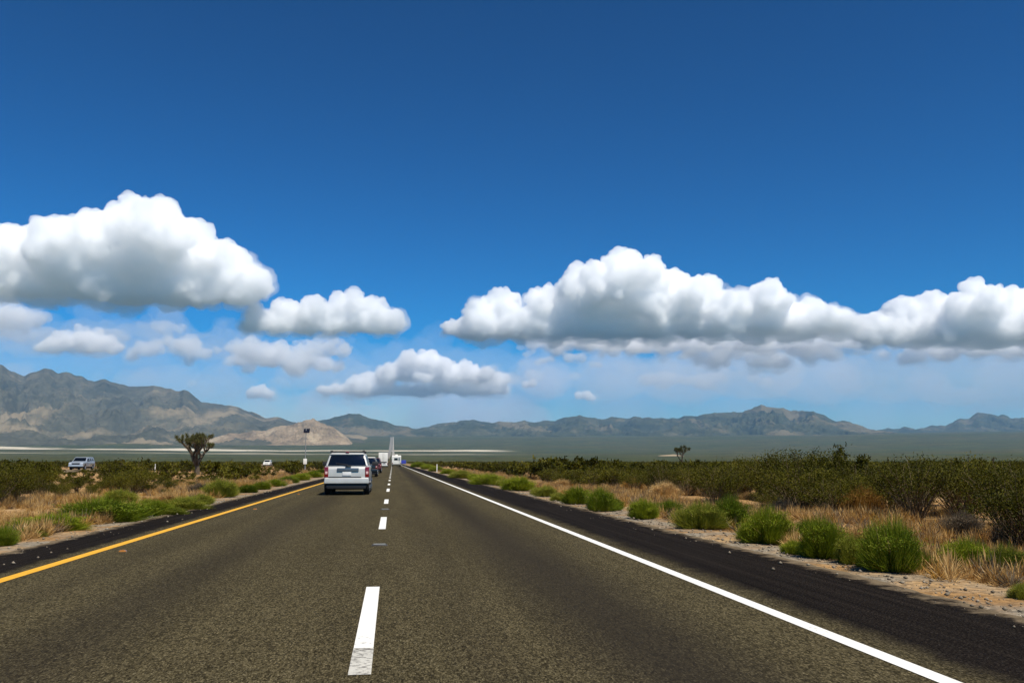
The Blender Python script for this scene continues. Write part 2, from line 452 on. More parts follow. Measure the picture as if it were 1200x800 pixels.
strip('road', -5.25, 5.05, -120, 1500, -0.012, M['asphalt'], 'brown grey asphalt highway with darker shoulders on both sides', 'road', rag=0.075)
strip('distant_road', -2, 7, 1500, 8300, 1.6, M['far_road'], 'pale distant stretch of highway climbing the slope ahead', 'road')
strip('distant_road', -21, -5, 1500, 8150, 1.5, M['far_road2'], 'greyer distant carriageway beside the pale stretch climbing the slope', 'road')
strip('yellow_edge_line', -4.12, -3.97, -120, 1500, -0.008, M['yellow_line'], 'solid yellow line along the left edge of the road', 'road marking')
strip('white_edge_line', 3.07, 3.20, -120, 1500, -0.008, M['white_line'], 'solid white line along the right edge of the road', 'road marking')
# broken lane line
dash = MB()
dash_y = [(ground_at(430, 757)[1], ground_at(439, 686)[1]), (ground_at(449, 619)[1], ground_at(450, 605)[1]), (ground_at(452, 589.5)[1], ground_at(452, 584.5)[1]), (ground_at(453, 575.5)[1], ground_at(453, 572)[1])]
pitch_y = (dash_y[3][0] - dash_y[1][0]) / 2
for i in range(1, 60): dash_y.append((dash_y[3][0] + pitch_y * i, dash_y[3][0] + pitch_y * i + 3.6))
for i in (1, 2): dash_y.append((dash_y[0][1] - 3.6 - pitch_y * i, dash_y[0][1] - pitch_y * i))
for ya, yb in dash_y:
    dash.add([(-0.235, ya, -0.008), (-0.105, ya, -0.008), (-0.105, yb, -0.008), (-0.235, yb, -0.008)], [(0, 1, 2, 3)])
dl = dash.build('lane_line', M['white_line'], smooth=False)
tag(dl, 'broken white line between the two lanes of the road', 'road marking', kind='structure')
wy0, wy1 = ground_at(427, 788)[1], dash_y[0][0] - .003
pale = MB().add([(-0.237, wy0, -0.0082), (-0.103, wy0, -0.0082), (-0.103, wy1, -0.0082), (-0.237, wy1, -0.0082)], [(0, 1, 2, 3)])
M['old_line'] = line_mat('old_worn_paint', (0.60, 0.57, 0.48), 1.0)
tag(pale.build('worn_line_end', M['old_line'], smooth=False), 'greyed worn end of the nearest white lane stripe', 'road marking', kind='structure')
# opposing carriageway
ys = np.array([v for v in YS if -100 <= v < 1500])
V = []
for cx in (-49.5, -44, -38.5):
    V.append(np.stack([np.full_like(ys, cx), ys, ground_h(np.full_like(ys, cx), ys) + 0.16], -1))
me = mesh_np('opposing_road', np.stack(V, 1).reshape(-1, 3), grid_faces(len(ys), 3), [M['asphalt']])
tag(link(bpy.data.objects.new('opposing_road', me)), 'far carriageway beyond the scrub of the median on the left', 'road', kind='structure')

# ------------------------------------------------------------------ mountains
def mountain(name, label, crest, D, front, back, mat, spur=26.0, rough=0.5, seed=0, ncol=520, nrow=130, foot_z=None, jag=3.0, carve=0.5, power=1.35):
    px = np.linspace(crest[0][0], crest[-1][0], ncol)
    py = np.interp(px, [c[0] for c in crest], [c[1] for c in crest])
    py = py - jag * fbm(px * 0.045 + seed, px * 0 + seed * 3.1, 4) * np.clip((541 - py) / 60, 0.25, 1)
    dirs = np.stack([cf + cr * (a - 600) / F + cu * (400 - b) / F for a, b in zip(px, py)])
    dirs = dirs / np.hypot(dirs[:, 0], dirs[:, 1])[:, None]
    cz = CAM_H + dirs[:, 2] * D
    tt = np.concatenate([np.linspace(-1, 0, nrow), np.linspace(0, 1, nrow // 3)[1:]])
    V = np.zeros((len(tt), ncol, 3))
    u = np.arange(ncol) / ncol * (px[-1] - px[0]) / 40.0
    for i, t in enumerate(tt):
        wob = 0.16 * fbm(u * 0.9 + seed, u * 0 + 7.7, 3)            # crest line wanders in depth
        dist = D + (front * (t + wob * (1 + t)) if t <= 0 else back * t + front * wob)
        foot = base_h(np.full(ncol, 1.0) * dist) - 12
        k = (1 + t) if t <= 0 else (1 - t)
        prof = k ** power
        X = dirs[:, 0] * dist / 1000 * spur / 30; Yk = dirs[:, 1] * dist / 1000 * spur / 30
        wx = 0.5 * fbm(X * 0.5 + seed, Yk * 0.5 - seed, 3)
        rd = ridged(X * 0.75 + wx + seed * 1.7, Yk * 0.42 + wx, 4)
        rd2 = ridged(X * 2.6 + wx * 2 + seed, Yk * 1.7 - wx, 4)
        rd3 = ridged(X * 8 + wx * 3, Yk * 6 + seed, 3)
        env = np.sin(np.pi * np.clip(k, 0, 1)) ** 0.8
        h = (cz - foot) * (prof + env * carve * (0.8 * (rd - 0.62) + 0.32 * (rd2 - 0.62) + 0.13 * (rd3 - 0.62)))
        V[i, :, 0] = dirs[:, 0] * dist; V[i, :, 1] = dirs[:, 1] * dist
        V[i, :, 2] = foot + np.maximum(h, -5)
        if t <= 0 and abs(k - 1) < 1e-6: pass
    # close the ends down to the plain
    e = np.clip(np.minimum(np.arange(ncol), ncol - 1 - np.arange(ncol)) / 14.0, 0, 1)
    for i, t in enumerate(tt):
        dist = np.hypot(V[i, :, 0], V[i, :, 1]); f = base_h(dist) - 12
        V[i, :, 2] = f + (V[i, :, 2] - f) * e
    me = mesh_np(name, V.reshape(-1, 3), grid_faces(len(tt), ncol), [mat], smooth=True)
    return tag(link(bpy.data.objects.new(name, me)), label, 'mountain', kind='structure')

M['rock_west'] = rock_mat('grey_brown_rock', [(0.042, 0.043, 0.030), (0.084, 0.079, 0.053), (0.15, 0.127, 0.08)], (0.27, 0.21, 0.13), 0.65)
M['rock_tan'] = rock_mat('tan_hill_rock', [(0.12, 0.09, 0.055), (0.23, 0.17, 0.105), (0.34, 0.26, 0.165)], (0.42, 0.33, 0.21), 0.5, 3)
M['rock_mid'] = rock_mat('olive_grey_rock', [(0.024, 0.029, 0.015), (0.050, 0.053, 0.028), (0.10, 0.09, 0.05)], (0.19, 0.145, 0.085), 0.5)
mountain('mountain', 'tall grey brown mountain on the left with pale tan lower slopes',
         [(-420, 470), (-300, 440), (-160, 452), (-60, 430), (0, 432), (30, 437), (62, 432), (100, 438), (140, 446), (180, 452), (215, 462), (250, 472), (285, 483), (320, 490), (370, 499), (410, 508), (440, 517)],
         10500, 5200, 2500, M['rock_west'], seed=1.3, ncol=700, nrow=200, carve=0.45, spur=40, power=1.7, jag=2.0)
mountain('hill', 'low tan bare hill at the foot of the left mountain',
         [(232, 517), (262, 510), (285, 505), (300, 505), (315, 502), (330, 500), (350, 493), (368, 492), (380, 496), (392, 502), (405, 511), (418, 517)],
         6600, 800, 700, M['rock_tan'], seed=4.1, ncol=260, nrow=80, jag=4.5, spur=110, power=1.2, carve=0.75)
mountain('hill', 'rounded grey green hill rising behind the low tan hill',
         [(300, 506), (350, 497), (380, 490), (405, 484), (420, 484), (438, 490), (460, 497), (490, 502), (560, 510)],
         10500, 1500, 1200, M['rock_mid'], seed=2.2, ncol=260, nrow=80, spur=40)
mountain('mountain', 'long jagged grey green range right of the road',
         [(430, 512), (470, 503), (500, 498), (520, 496), (545, 493), (575, 496), (600, 494), (622, 495), (650, 491), (680, 486), (700, 490), (725, 487), (760, 489), (800, 488), (840, 486), (860, 481), (885, 478), (905, 478), (935, 481), (960, 486), (990, 494), (1015, 501), (1040, 508), (1100, 514), (1200, 520), (1300, 522)],
         12500, 3600, 2200, M['rock_mid'], seed=6.4, ncol=800, nrow=170, power=1.4, carve=0.75, spur=52, jag=3.0)
mountain('mountain', 'farther pale blue grey range at the right edge',
         [(940, 516), (990, 509), (1040, 503), (1080, 502), (1110, 494), (1140, 488), (1165, 483), (1185, 486), (1210, 493), (1260, 488), (1330, 485), (1420, 498), (1560, 510)],
         15500, 2500, 1500, M['rock_mid'], seed=8.8, ncol=480, nrow=110, spur=50, jag=5.0, carve=0.7)
mountain('hill', 'small brown rise behind the scrub on the right',
         [(735, 541), (755, 537), (775, 533), (790, 532), (808, 535), (830, 539), (850, 541)],
         2600, 300, 300, M['rock_tan'], seed=3.3, ncol=90, nrow=30, jag=0.5, carve=0.25, spur=90)

# ------------------------------------------------------------------ plants
def quads(c, a, b):
    """leaf quads: centres c, half axes a, b"""
    n = len(c)
    V = np.stack([c - a - b, c + a - b, c + a * 0.55 + b, c - a * 0.55 + b], 1).reshape(-1, 3)
    return V, np.arange(4 * n).reshape(-1, 4)

def unit(v): return v / np.maximum(np.linalg.norm(v, axis=-1, keepdims=True), 1e-9)

def stems_arr(r, n, h, w, rad, sides=3, seg=4):
    """fan of bent stems from one root: returns tube mesh arrays and tip/branch points"""
    V = []; Fa = []; pts = []
    for i in range(n):
        az = r.uniform(0, 2 * math.pi); sp = w * math.sqrt(r.uniform(0.02, 1)); hh = h * r.uniform(0.6, 1.0) * (1 - 0.25 * (sp / w) ** 2)
        e = np.array([math.cos(az) * sp, math.sin(az) * sp, hh]); bend = r.uniform(-0.1, 0.1, 3) * h
        b0 = np.array([math.cos(az), math.sin(az), 0]) * r.uniform(0, 0.12) * w
        P = [b0 + (e - b0) * t + bend * math.sin(math.pi * t) + np.array([0, 0, 0.12 * h * math.sin(math.pi * t)]) for t in np.linspace(0, 1, seg)]
        P = np.array(P); pts.append(P)
        base = len(V)
        for j, p in enumerate(P):
            rr = rad * (1 - 0.75 * j / (seg - 1))
            for k in range(sides):
                a = 2 * math.pi * k / sides
                V.append(p + np.array([math.cos(a) * rr, math.sin(a) * rr, 0]))
        for j in range(seg - 1):
            for k in range(sides):
                a = base + j * sides + k; b = base + j * sides + (k + 1) % sides
                Fa.append((a, b, b + sides, a + sides))
    return np.array(V), np.array(Fa), pts

def creosote(seed, n_stem, n_leaf, leaf, h=1.45, w=1.05, stem_r=0.014):
    r = np.random.default_rng(seed)
    SV, SF, pts = stems_arr(r, n_stem, h, w, stem_r)
    # clumps of small leaves near the upper two thirds of every stem, clumps uneven
    wts = r.gamma(0.9, 1.0, len(pts)) + 0.15; wts /= wts.sum()
    idx = r.choice(len(pts), n_leaf, p=wts)
    t = 1 - np.abs(r.normal(0, 0.30, n_leaf)); t = np.clip(t, 0.10, 1.0)
    C = np.empty((n_leaf, 3))
    for i in range(n_leaf):
        P = pts[idx[i]]; s = min(t[i], 0.999) * (len(P) - 1); j = int(s); f = s - j
        C[i] = P[j] * (1 - f) + P[j + 1] * f
    C += r.normal(0, 0.085 * w, (n_leaf, 3)) * (0.4 + t[:, None]) * np.array([1, 1, 0.5])
    C[:, 2] = np.maximum(C[:, 2], 0.03)
    a = unit(r.normal(0, 1, (n_leaf, 3))); b = unit(np.cross(a, r.normal(0, 1, (n_leaf, 3))))
    b = unit(b + np.array([0, 0, 0.5])); sz = leaf * r.uniform(0.6, 1.4, (n_leaf, 1))
    LV, LF = quads(C, a * sz * 0.45, b * sz)
    return (LV, LF), (SV, SF)

def blades(seed, n, h, w, wid, dome=True, lean=0.6, up=0.0):
    """rounded tuft of fine upright sprays: thin blades rooted low, dense to the outline"""
    r = np.random.default_rng(seed)
    az = r.uniform(0, 2 * np.pi, n); rr = np.sqrt(r.uniform(0, 1, n))
    # lumpy outline
    lob = (1 + 0.24 * np.sin(az * 3 + seed) + 0.18 * np.sin(az * 5 + seed * 2.0) + 0.10 * np.sin(az * 11 + seed)) * r.uniform(0.82, 1.12, n)
    tip_r = w * rr * lob
    top = h * (np.sqrt(np.maximum(1 - 0.8 * rr ** 2, 0.05)) if dome else np.ones(n)) * (0.36 + 0.76 * r.uniform(0, 1, n) ** 1.3) * (1 + 0.16 * np.sin(az * 4 + rr * 5 + seed * 3.0) * rr + 0.12 * np.sin(az * 7 + seed))
    T = np.stack([np.cos(az) * tip_r, np.sin(az) * tip_r, top], -1)
    k = r.uniform(0.25, 0.8, n)[:, None]
    B = T * np.stack([1 - lean * (1 - k[:, 0] * 0.3), 1 - lean * (1 - k[:, 0] * 0.3), 0.0 + 0.55 * k[:, 0] * (1 if not up else up)], -1)
    d = unit(T - B); side = unit(np.cross(d, r.normal(0, 1, (n, 3)))) * wid * r.uniform(0.5, 1.4, (n, 1))
    bend = r.normal(0, 0.05 * w, (n, 3)); mid = (B + T) / 2 + bend
    V = np.stack([B - side * 0.6, B + side * 0.6, mid + side, T + side * 0.12, T - side * 0.12, mid - side], 1).reshape(-1, 3)
    i = np.arange(n)[:, None] * 6
    Fq = np.concatenate([i + np.array([[0, 1, 2, 5]]), i + np.array([[5, 2, 3, 4]])])
    return V, Fq

def to_mesh(name, arr, mat): return mesh_np(name, arr[0], arr[1], [mat])
def join_mesh(name, parts):
    V = []; Fq = []; mi = []; mats = []; n = 0
    for k, ((v, f), m) in enumerate(parts):
        V.append(v); Fq.append(f + n); n += len(v); mi.append(np.full(len(f), k)); mats.append(m)
    return mesh_np(name, np.concatenate(V), np.concatenate(Fq), mats, np.concatenate(mi))

NEAR = [creosote(100 + i, 70, 7500, 0.019, stem_r=0.012) for i in range(5)]
near_leaf = [to_mesh('foliage', a, M['creosote']) for a, b in NEAR]
near_stem = [to_mesh('stems', b, M['twig']) for a, b in NEAR]
MID = [join_mesh('creosote_bush', list(zip(creosote(200 + i, 44, 2600, 0.036, stem_r=0.016), (M['creosote'], M['twig'])))) for i in range(6)]
FAR = [join_mesh('scrub_source', list(zip(creosote(300 + i, 12, 330, 0.11, stem_r=0.02), (M['creosote'], M['twig'])))) for i in range(6)]

# --- positions of the creosote scrub
keep_clear = []            # (point, radius) kept free of big scrub
occl = [((95, 541), 150), ((313, 541), 290), ((357, 545), 145), ((230, 548), 110), ((182, 545), 120)]
def blocked(x, y):
    """sight lines over the median that the photograph keeps open"""
    for (px, py), dmax in occl:
        d = ray(px, py); az = math.atan2(d[0], d[1]); a = math.atan2(x, y); D = math.hypot(x, y)
        halfw = {95: 0.016, 313: 0.006, 357: 0.006, 230: 0.012, 182: 0.004}[px]
        if 32 < D < dmax and abs(a - az) < halfw + 0.6 / D: return True
    return False
cand = []
rs = np.random.default_rng(77)
def scatter(x0, x1, y0, y1, n, hmin, hmax):
    for _ in range(n):
        x = rs.uniform(x0, x1); y = rs.uniform(y0, y1)
        cand.append((x, y, rs.uniform(hmin, hmax)))
def brush_edge(y, side):
    return (9.6 + 1.4 * float(fbm(np.array(y * 0.07), np.array(2.0 if side > 0 else 9.0), 3))) if side > 0 else -(9.8 + 1.6 * float(fbm(np.array(y * 0.06), np.array(22.0), 3)))
# jittered grid, density falling with distance
def field(side, dmax, cell, dmin):
    y = 2.0
    while y < dmax:
        D0 = max(y, 1)
        x = 0.0
        while x < max(40, y * 1.15):
            xx = x + rs.uniform(0, cell); yy = y + rs.uniform(0, cell)
            D = math.hypot(xx, yy)
            if dmin <= D < dmax:
                X = side * xx
                e = brush_edge(yy, side)
                if (side > 0 and X > e) or (side < 0 and X < e):
                    patch = float(fbm(np.array(xx * 0.085 + 31 * side), np.array(yy * 0.055), 3))
                    if not (-52 < X < -36) and patch > -0.75 + rs.uniform(-.2, .1):
                        cand.append((X, yy, float(np.clip(rs.lognormal(-0.10, 0.22), .45, 1.15)) * (0.86 + 0.30 * patch)))
            x += cell
        y += cell
for s in (1, -1):
    field(s, 70, 1.8, 6); field(s, 160, 2.9, 70); field(s, 330, 4.4, 160); field(s, 650, 8.0, 330)
views = []
for (x, y, sc) in cand:
    if blocked(x, y): sc *= 0.42
    D = math.hypot(x, y)
    if D < 14 and abs(x) < 9: continue
    px, py, w = project(x, y, 0.8)
    if w < 2: continue
    inside = -60 < px < 1260
    views.append((D if inside else D + 1000, x, y, sc, px))
views.sort()
GROUP_C = 'creosote bushes of the desert scrub'
n_obj = 0
scrub_pts = []
for i, (key, x, y, sc, px) in enumerate(views):
    z = float(ground_h(x, y)) - 0.03
    rz = rs.uniform(0, 6.28); s3 = (sc * rs.uniform(0.9, 1.2), sc * rs.uniform(0.9, 1.2), sc)
    if key < 1000 and n_obj < 290:
        side = 'right' if x > 0 else 'left'
        k = int(rs.integers(0, 5))
        if key < 42:
            o = empty('creosote_bush', (x, y, z), rz); o.scale = s3
            link(bpy.data.objects.new('foliage', near_leaf[k]), o); link(bpy.data.objects.new('stems', near_stem[k]), o)
        else:
            o = bpy.data.objects.new('creosote_bush', MID[int(rs.integers(0, 6))]); o.location = (x, y, z); o.rotation_euler = (0, 0, rz); o.scale = s3; link(o)
        where = 'beyond the dry grass right of the road' if x > 0 else 'in the scrub left of the yellow line'
        tag(o, ('dark olive leafy creosote bush ' if key < 42 else 'distant olive brown creosote bush ') + where, 'bush', GROUP_C)
        n_obj += 1
    else:
        scrub_pts.append((x, y, z, rz, sc))

# --- stuff scattered with geometry nodes
def scatter_stuff(name, label, cat, pts, sources):
    """pts: (x, y, z, rot, scale)"""
    P = np.array(pts)
    me = bpy.data.meshes.new(name); me.vertices.add(len(P)); me.vertices.foreach_set('co', P[:, :3].astype(np.float32).ravel())
    a = me.attributes.new('spin', 'FLOAT', 'POINT'); a.data.foreach_set('value', P[:, 3].astype(np.float32))
    a = me.attributes.new('size', 'FLOAT', 'POINT'); a.data.foreach_set('value', P[:, 4].astype(np.float32))
    o = link(bpy.data.objects.new(name, me)); tag(o, label, cat, kind='stuff')
    coll = bpy.data.collections.new(name + '_sources')
    for i, m in enumerate(sources):
        coll.objects.link(bpy.data.objects.new(name + '_source', m))
    ng = bpy.data.node_groups.new(name, 'GeometryNodeTree')
    ng.interface.new_socket('Geometry', in_out='INPUT', socket_type='NodeSocketGeometry')
    ng.interface.new_socket('Geometry', in_out='OUTPUT', socket_type='NodeSocketGeometry')
    N = ng.nodes; L = ng.links
    gi = N.new('NodeGroupInput'); go = N.new('NodeGroupOutput')
    iop = N.new('GeometryNodeInstanceOnPoints'); ci = N.new('GeometryNodeCollectionInfo')
    ci.inputs['Collection'].default_value = coll; ci.inputs['Separate Children'].default_value = True; ci.inputs['Reset Children'].default_value = True
    iop.inputs['Pick Instance'].default_value = True
    sp = N.new('GeometryNodeInputNamedAttribute'); sp.data_type = 'FLOAT'; sp.inputs[0].default_value = 'spin'
    sz = N.new('GeometryNodeInputNamedAttribute'); sz.data_type = 'FLOAT'; sz.inputs[0].default_value = 'size'
    cx = N.new('ShaderNodeCombineXYZ'); L.new(sp.outputs[0], cx.inputs[2])
    rv = N.new('FunctionNodeRandomValue'); rv.data_type = 'INT'; rv.inputs[4].default_value = 0; rv.inputs[5].default_value = len(sources) - 1
    L.new(rv.outputs[2], iop.inputs['Instance Index'])
    e2r = N.new('FunctionNodeEulerToRotation'); L.new(cx.outputs[0], e2r.inputs[0]); L.new(e2r.outputs[0], iop.inputs['Rotation'])
    L.new(sz.outputs[0], iop.inputs['Scale'])
    L.new(gi.outputs[0], iop.inputs['Points']); L.new(ci.outputs[0], iop.inputs['Instance']); L.new(iop.outputs[0], go.inputs[0])
    md = o.modifiers.new('scatter', 'NODES'); md.node_group = ng
    return o
scatter_stuff('scrub', 'far creosote scrub merging into an olive brown belt across the plain', 'scrub', scrub_pts, FAR)

# dry grass: straw tufts between pavement and scrub, thinning into it
tuft = [to_mesh('tuft', blades(400 + i, 80, 0.24, 0.17, 0.0035, lean=0.8), M['straw']) for i in range(4)]
tuft += [to_mesh('tuft', blades(450 + i, 60, 0.22, 0.16, 0.004, lean=0.85), M['golden']) for i in range(2)]
tuft += [to_mesh('tuft', blades(460 + i, 60, 0.26, 0.2, 0.004, lean=0.85), M['greybrush']) for i in range(1)]
gp = []
for s in (1, -1):
    for _ in range(26000):
        y = 4 + 150 * rs.uniform() ** 1.7; x = rs.uniform(5.9, 13.5 if s > 0 else 12.5)
        dens = float(fbm(np.array(x * 0.28 * s), np.array(y * 0.12), 3)) + 0.32 - 0.8 * max(0, (6.6 - x))
        if dens < rs.uniform(-0.05, 0.6): continue
        X = s * x
        gp.append((X, y, float(ground_h(X, y)) - 0.02, rs.uniform(0, 6.28), rs.uniform(0.55, 1.5)))
scatter_stuff('grass', 'dry straw coloured grass between the pavement and the scrub', 'grass', gp, tuft)

# loose stones at the pavement edges: one mesh
V = []; Fq = []
ico = [(0, 0, 1), (0.9, 0, 0.1), (0.1, 0.85, 0), (-0.95, 0.1, 0.1), (-0.1, -0.9, 0), (0, 0, -0.6)]
icf = [(0, 1, 2), (0, 2, 3), (0, 3, 4), (0, 4, 1), (5, 2, 1), (5, 3, 2), (5, 4, 3), (5, 1, 4)]
n = 0
for _ in range(5200):
    s = 1 if rs.uniform() < 0.62 else -1
    y = 4 + 60 * rs.uniform() ** 1.8
    x = s * ((5.1 + abs(rs.normal(0, 0.9))) if rs.uniform() < .9 else (5.15 - abs(rs.normal(0, .3)))); r0 = 0.008 + 0.03 * rs.uniform() ** 4
    a = rs.uniform(0, 6.28); ca, sa = math.cos(a), math.sin(a); z = float(ground_h(x, y)) + r0 * 0.3 if abs(x) > 5.3 else -0.012 + r0 * 0.3
    for v in ico:
        j = rs.uniform(0.7, 1.3)
        V.append((x + r0 * j * (v[0] * ca - v[1] * sa), y + r0 * j * (v[0] * sa + v[1] * ca), z + r0 * 0.7 * v[2]))
    Fq += [tuple(n + k for k in f) for f in icf]; n += 6
me = mesh_np('gravel', V, Fq, [M['stone']])
tag(link(bpy.data.objects.new('gravel', me)), 'loose pale gravel along the pavement edges', 'gravel', kind='stuff')

# --- roadside shrubs, one by one from the photograph
shrub_mesh = {}
def shrub_src(kind, i):
    k = (kind, i)
    if k not in shrub_mesh:
        mat = {'green': M['green'], 'dark': M['darkgreen'], 'yellow': M['yellowgreen'], 'golden': M['golden'], 'straw': M['straw'], 'grey': M['greybrush']}[kind]
        nb = 5200 if kind in ('green', 'dark', 'yellow') else 3600
        arr = blades(500 + i * 7 + len(kind), int(nb * 1.7), 1.0, 0.62, 0.0042, lean=0.50 if kind != 'golden' else 0.4)
        a, st = creosote(600 + i * 7 + len(kind), 60, int(nb * 0.9), 0.0150, h=1.02, w=0.66, stem_r=0.006)
        bsk = M['straw'] if kind not in ('grey',) else M['twig']
        shrub_mesh[k] = join_mesh('shrub', [(arr, mat), (a, mat), (st, bsk)])
    return shrub_mesh[k]
def shrub(px, py, wpx, hpx, kind, label, name='roadside_shrub', cat='shrub', group=None, i=None):
    p = ground_at(px, py, -0.08); D = math.hypot(p[0], p[1])
    depth = abs(np.array([p[0], p[1], -CAM_H]) @ cf)
    w = 1.05 * wpx * depth / F; h = (1.08 if px > 460 else 0.88) * hpx * depth / F
    i = int(rs.integers(0, 3)) if i is None else i
    o = bpy.data.objects.new(name, shrub_src(kind, i))
    y = p[1] + w * 0.3; x = p[0] + w * 0.3 * p[0] / max(p[1], 1)
    o.location = (x, y, float(ground_h(x, y)) - 0.02); o.rotation_euler = (0, 0, rs.uniform(0, 6.28))
    sx = w / 1.24; o.scale = (sx, sx, h * 1.05)
    link(o); tag(o, label, cat, group); return o
SG = 'green shrubs along the pavement edge'
def extra_shrubs(spec, label, kinds):
    for (px, py, wp, hp) in spec:
        shrub(px, py, wp * .8, hp * .85, kinds[int(rs.integers(0, len(kinds)))], label, group='small weeds filling the gaps between the shrubs')
extra_shrubs([(1085, 672, 44, 26), (1018, 668, 34, 20), (930, 652, 34, 18), (880, 634, 36, 20), (985, 648, 40, 22), (1110, 660, 44, 26), (1165, 664, 50, 28), (840, 612, 40, 18), (800, 612, 34, 16),
              (720, 599, 30, 15), (655, 588, 26, 11), (770, 602, 34, 14), (630, 580, 24, 9), (590, 570, 26, 9), (556, 563, 22, 8), (915, 628, 36, 18), (1060, 652, 38, 18)],
             'small yellowish weed clump filling a gap between the green shrubs on the right', ['yellow', 'yellow', 'green'])
extra_shrubs([(95, 606, 50, 20), (150, 604, 44, 18), (30, 632, 44, 16), (205, 606, 34, 14), (235, 592, 40, 16), (265, 578, 34, 14), (172, 596, 36, 16), (12, 630, 36, 18)],
             'small yellowish weed clump between the green clumps on the left', ['yellow', 'yellow', 'green'])
shrub(1047, 675, 72, 56, 'dark', 'big deep green rounded shrub at the right pavement edge beside pale gravel', group=SG, i=0)
shrub(966, 658, 54, 42, 'green', 'bright green bushy shrub just left of the biggest deep green one', group=SG, i=1)
shrub(1000, 664, 40, 30, 'yellow', 'thin yellowish green shrub between two bigger green shrubs', group=SG, i=2)
shrub(900, 640, 60, 38, 'green', 'wide light green shrub spreading over the gravel edge on the right', group=SG, i=2)
shrub(948, 636, 40, 28, 'dark', 'small dark green shrub behind two brighter green shrubs', group=SG, i=1)
shrub(857, 619, 46, 34, 'dark', 'upright dark green shrub standing before the orange dry grass', group=SG, i=2)
shrub(822, 622, 58, 28, 'yellow', 'low yellow green shrub beside an upright dark green one', group=SG, i=0)
shrub(1135, 671, 60, 36, 'green', 'grass green shrub at the right edge beyond the pale gravel strip', group=SG, i=1)
shrub(1180, 678, 52, 36, 'yellow', 'olive yellow shrub cut by the right edge of the picture', group=SG, i=2)
shrub(1198, 706, 26, 18, 'yellow', 'tiny green tuft alone on the gravel in the lower right', group=SG, i=1)
shrub(676, 592, 34, 18, 'green', 'left one of a pair of joined green shrubs halfway along the right edge', group=SG, i=1)
shrub(704, 601, 36, 25, 'dark', 'right taller one of a pair of joined green shrubs halfway along the right edge', group=SG, i=0)
shrub(754, 610, 36, 21, 'green', 'lone green shrub on the right edge between the joined pair and the yellow one', group=SG, i=2)
shrub(785, 606, 32, 18, 'dark', 'dark green low shrub just behind the lone green shrub', group=SG, i=1)
shrub(572, 569, 40, 12, 'green', 'low green shrub strip far along the right pavement edge', group=SG, i=0)
shrub(608, 576, 40, 15, 'green', 'bright green wide shrub far along the right edge before pale dry grass', group=SG, i=2)
shrub(541, 561, 26, 9, 'yellow', 'small yellow green shrub far along the right pavement edge', group=SG, i=1)
shrub(640, 583, 26, 12, 'yellow', 'dull yellow shrub between green shrubs far along the right edge', group=SG, i=0)
for (px, py) in ((486, 547.5), (497, 550), (508, 552.5), (521, 555.5)):
    shrub(px + 4, py, 17, 5.5, 'green', 'tiny far green shrub where the right pavement edge meets the horizon', group='far green shrubs at the right pavement edge')
# left side
shrub(118, 614, 104, 32, 'dark', 'broad dark green grassy clump on the left pavement edge', group=SG, i=0)
shrub(60, 624, 80, 22, 'green', 'low bright green clump left of the broad dark clump', group=SG, i=1)
shrub(4, 642, 30, 26, 'dark', 'dark green clump cut by the left edge of the picture', group=SG, i=2)
shrub(182, 606, 40, 20, 'green', 'small green shrub right of the broad dark clump on the left', group=SG, i=2)
shrub(215, 600, 50, 18, 'yellow', 'thin yellowish shrub among straw on the left pavement edge', group=SG, i=1)
shrub(258, 584, 40, 24, 'yellow', 'olive yellow leafy bush near the left pavement edge', group=SG, i=0)
shrub(140, 590, 40, 18, 'yellow', 'yellowish shrub just behind the broad dark clump on the left', group=SG, i=2)
for j, px in enumerate((290, 306, 322, 338, 352, 366, 378)):
    py = 583 - (px - 270) * 0.242
    shrub(px, py, 24, 11 - j * 0.5, 'green' if j % 3 else 'dark', 'green grassy clump in the row behind the left shoulder near the silver car', group='green clumps in a row along the left shoulder')
# dry domes and grey brush
GD = 'dry bushes among the scrub'
shrub(1092, 640, 46, 26, 'golden', 'orange golden dome shaped dry bush on the right', 'dry_bush', 'bush', GD, 0)
shrub(1012, 606, 50, 32, 'golden', 'tall orange dry bush against the dark scrub on the right', 'dry_bush', 'bush', GD, 1)
shrub(1010, 634, 70, 26, 'straw', 'pale straw mound behind the deep green shrubs', 'dry_bush', 'bush', GD, 2)
shrub(1130, 624, 44, 28, 'grey', 'grey leafless bush beside the golden dome on the right', 'dry_bush', 'bush', GD, 0)
shrub(1188, 634, 50, 36, 'grey', 'brown grey dead bush at the right edge of the picture', 'dry_bush', 'bush', GD, 1)
shrub(1090, 655, 36, 20, 'straw', 'thin straw bush in front of the orange golden dome', 'dry_bush', 'bush', GD, 1)
shrub(920, 602, 40, 20, 'grey', 'grey brush clump behind the wide light green shrub', 'dry_bush', 'bush', GD, 2)
shrub(780, 584, 34, 16, 'straw', 'pale straw clump halfway along the right side under dark scrub', 'dry_bush', 'bush', GD, 2)
shrub(742, 574, 26, 13, 'golden', 'orange straw clump midway on the right below the dark scrub', 'dry_bush', 'bush', GD, 0)
shrub(660, 571, 30, 10, 'straw', 'pale straw clump far right of the road', 'dry_bush', 'bush', GD, 1)
shrub(25, 612, 60, 16, 'straw', 'pale straw patch above the dark clump at the left edge', 'dry_bush', 'bush', GD, 2)
shrub(195, 592, 30, 16, 'straw', 'pale straw bush between the broad clump and the tall tree on the left', 'dry_bush', 'bush', GD, 0)
shrub(285, 572, 26, 10, 'golden', 'orange dry bush right of the olive yellow bush on the left', 'dry_bush', 'bush', GD, 1)
shrub(236, 578, 34, 16, 'grey', 'grey brush below the tall branching tree', 'dry_bush', 'bush', GD, 2)

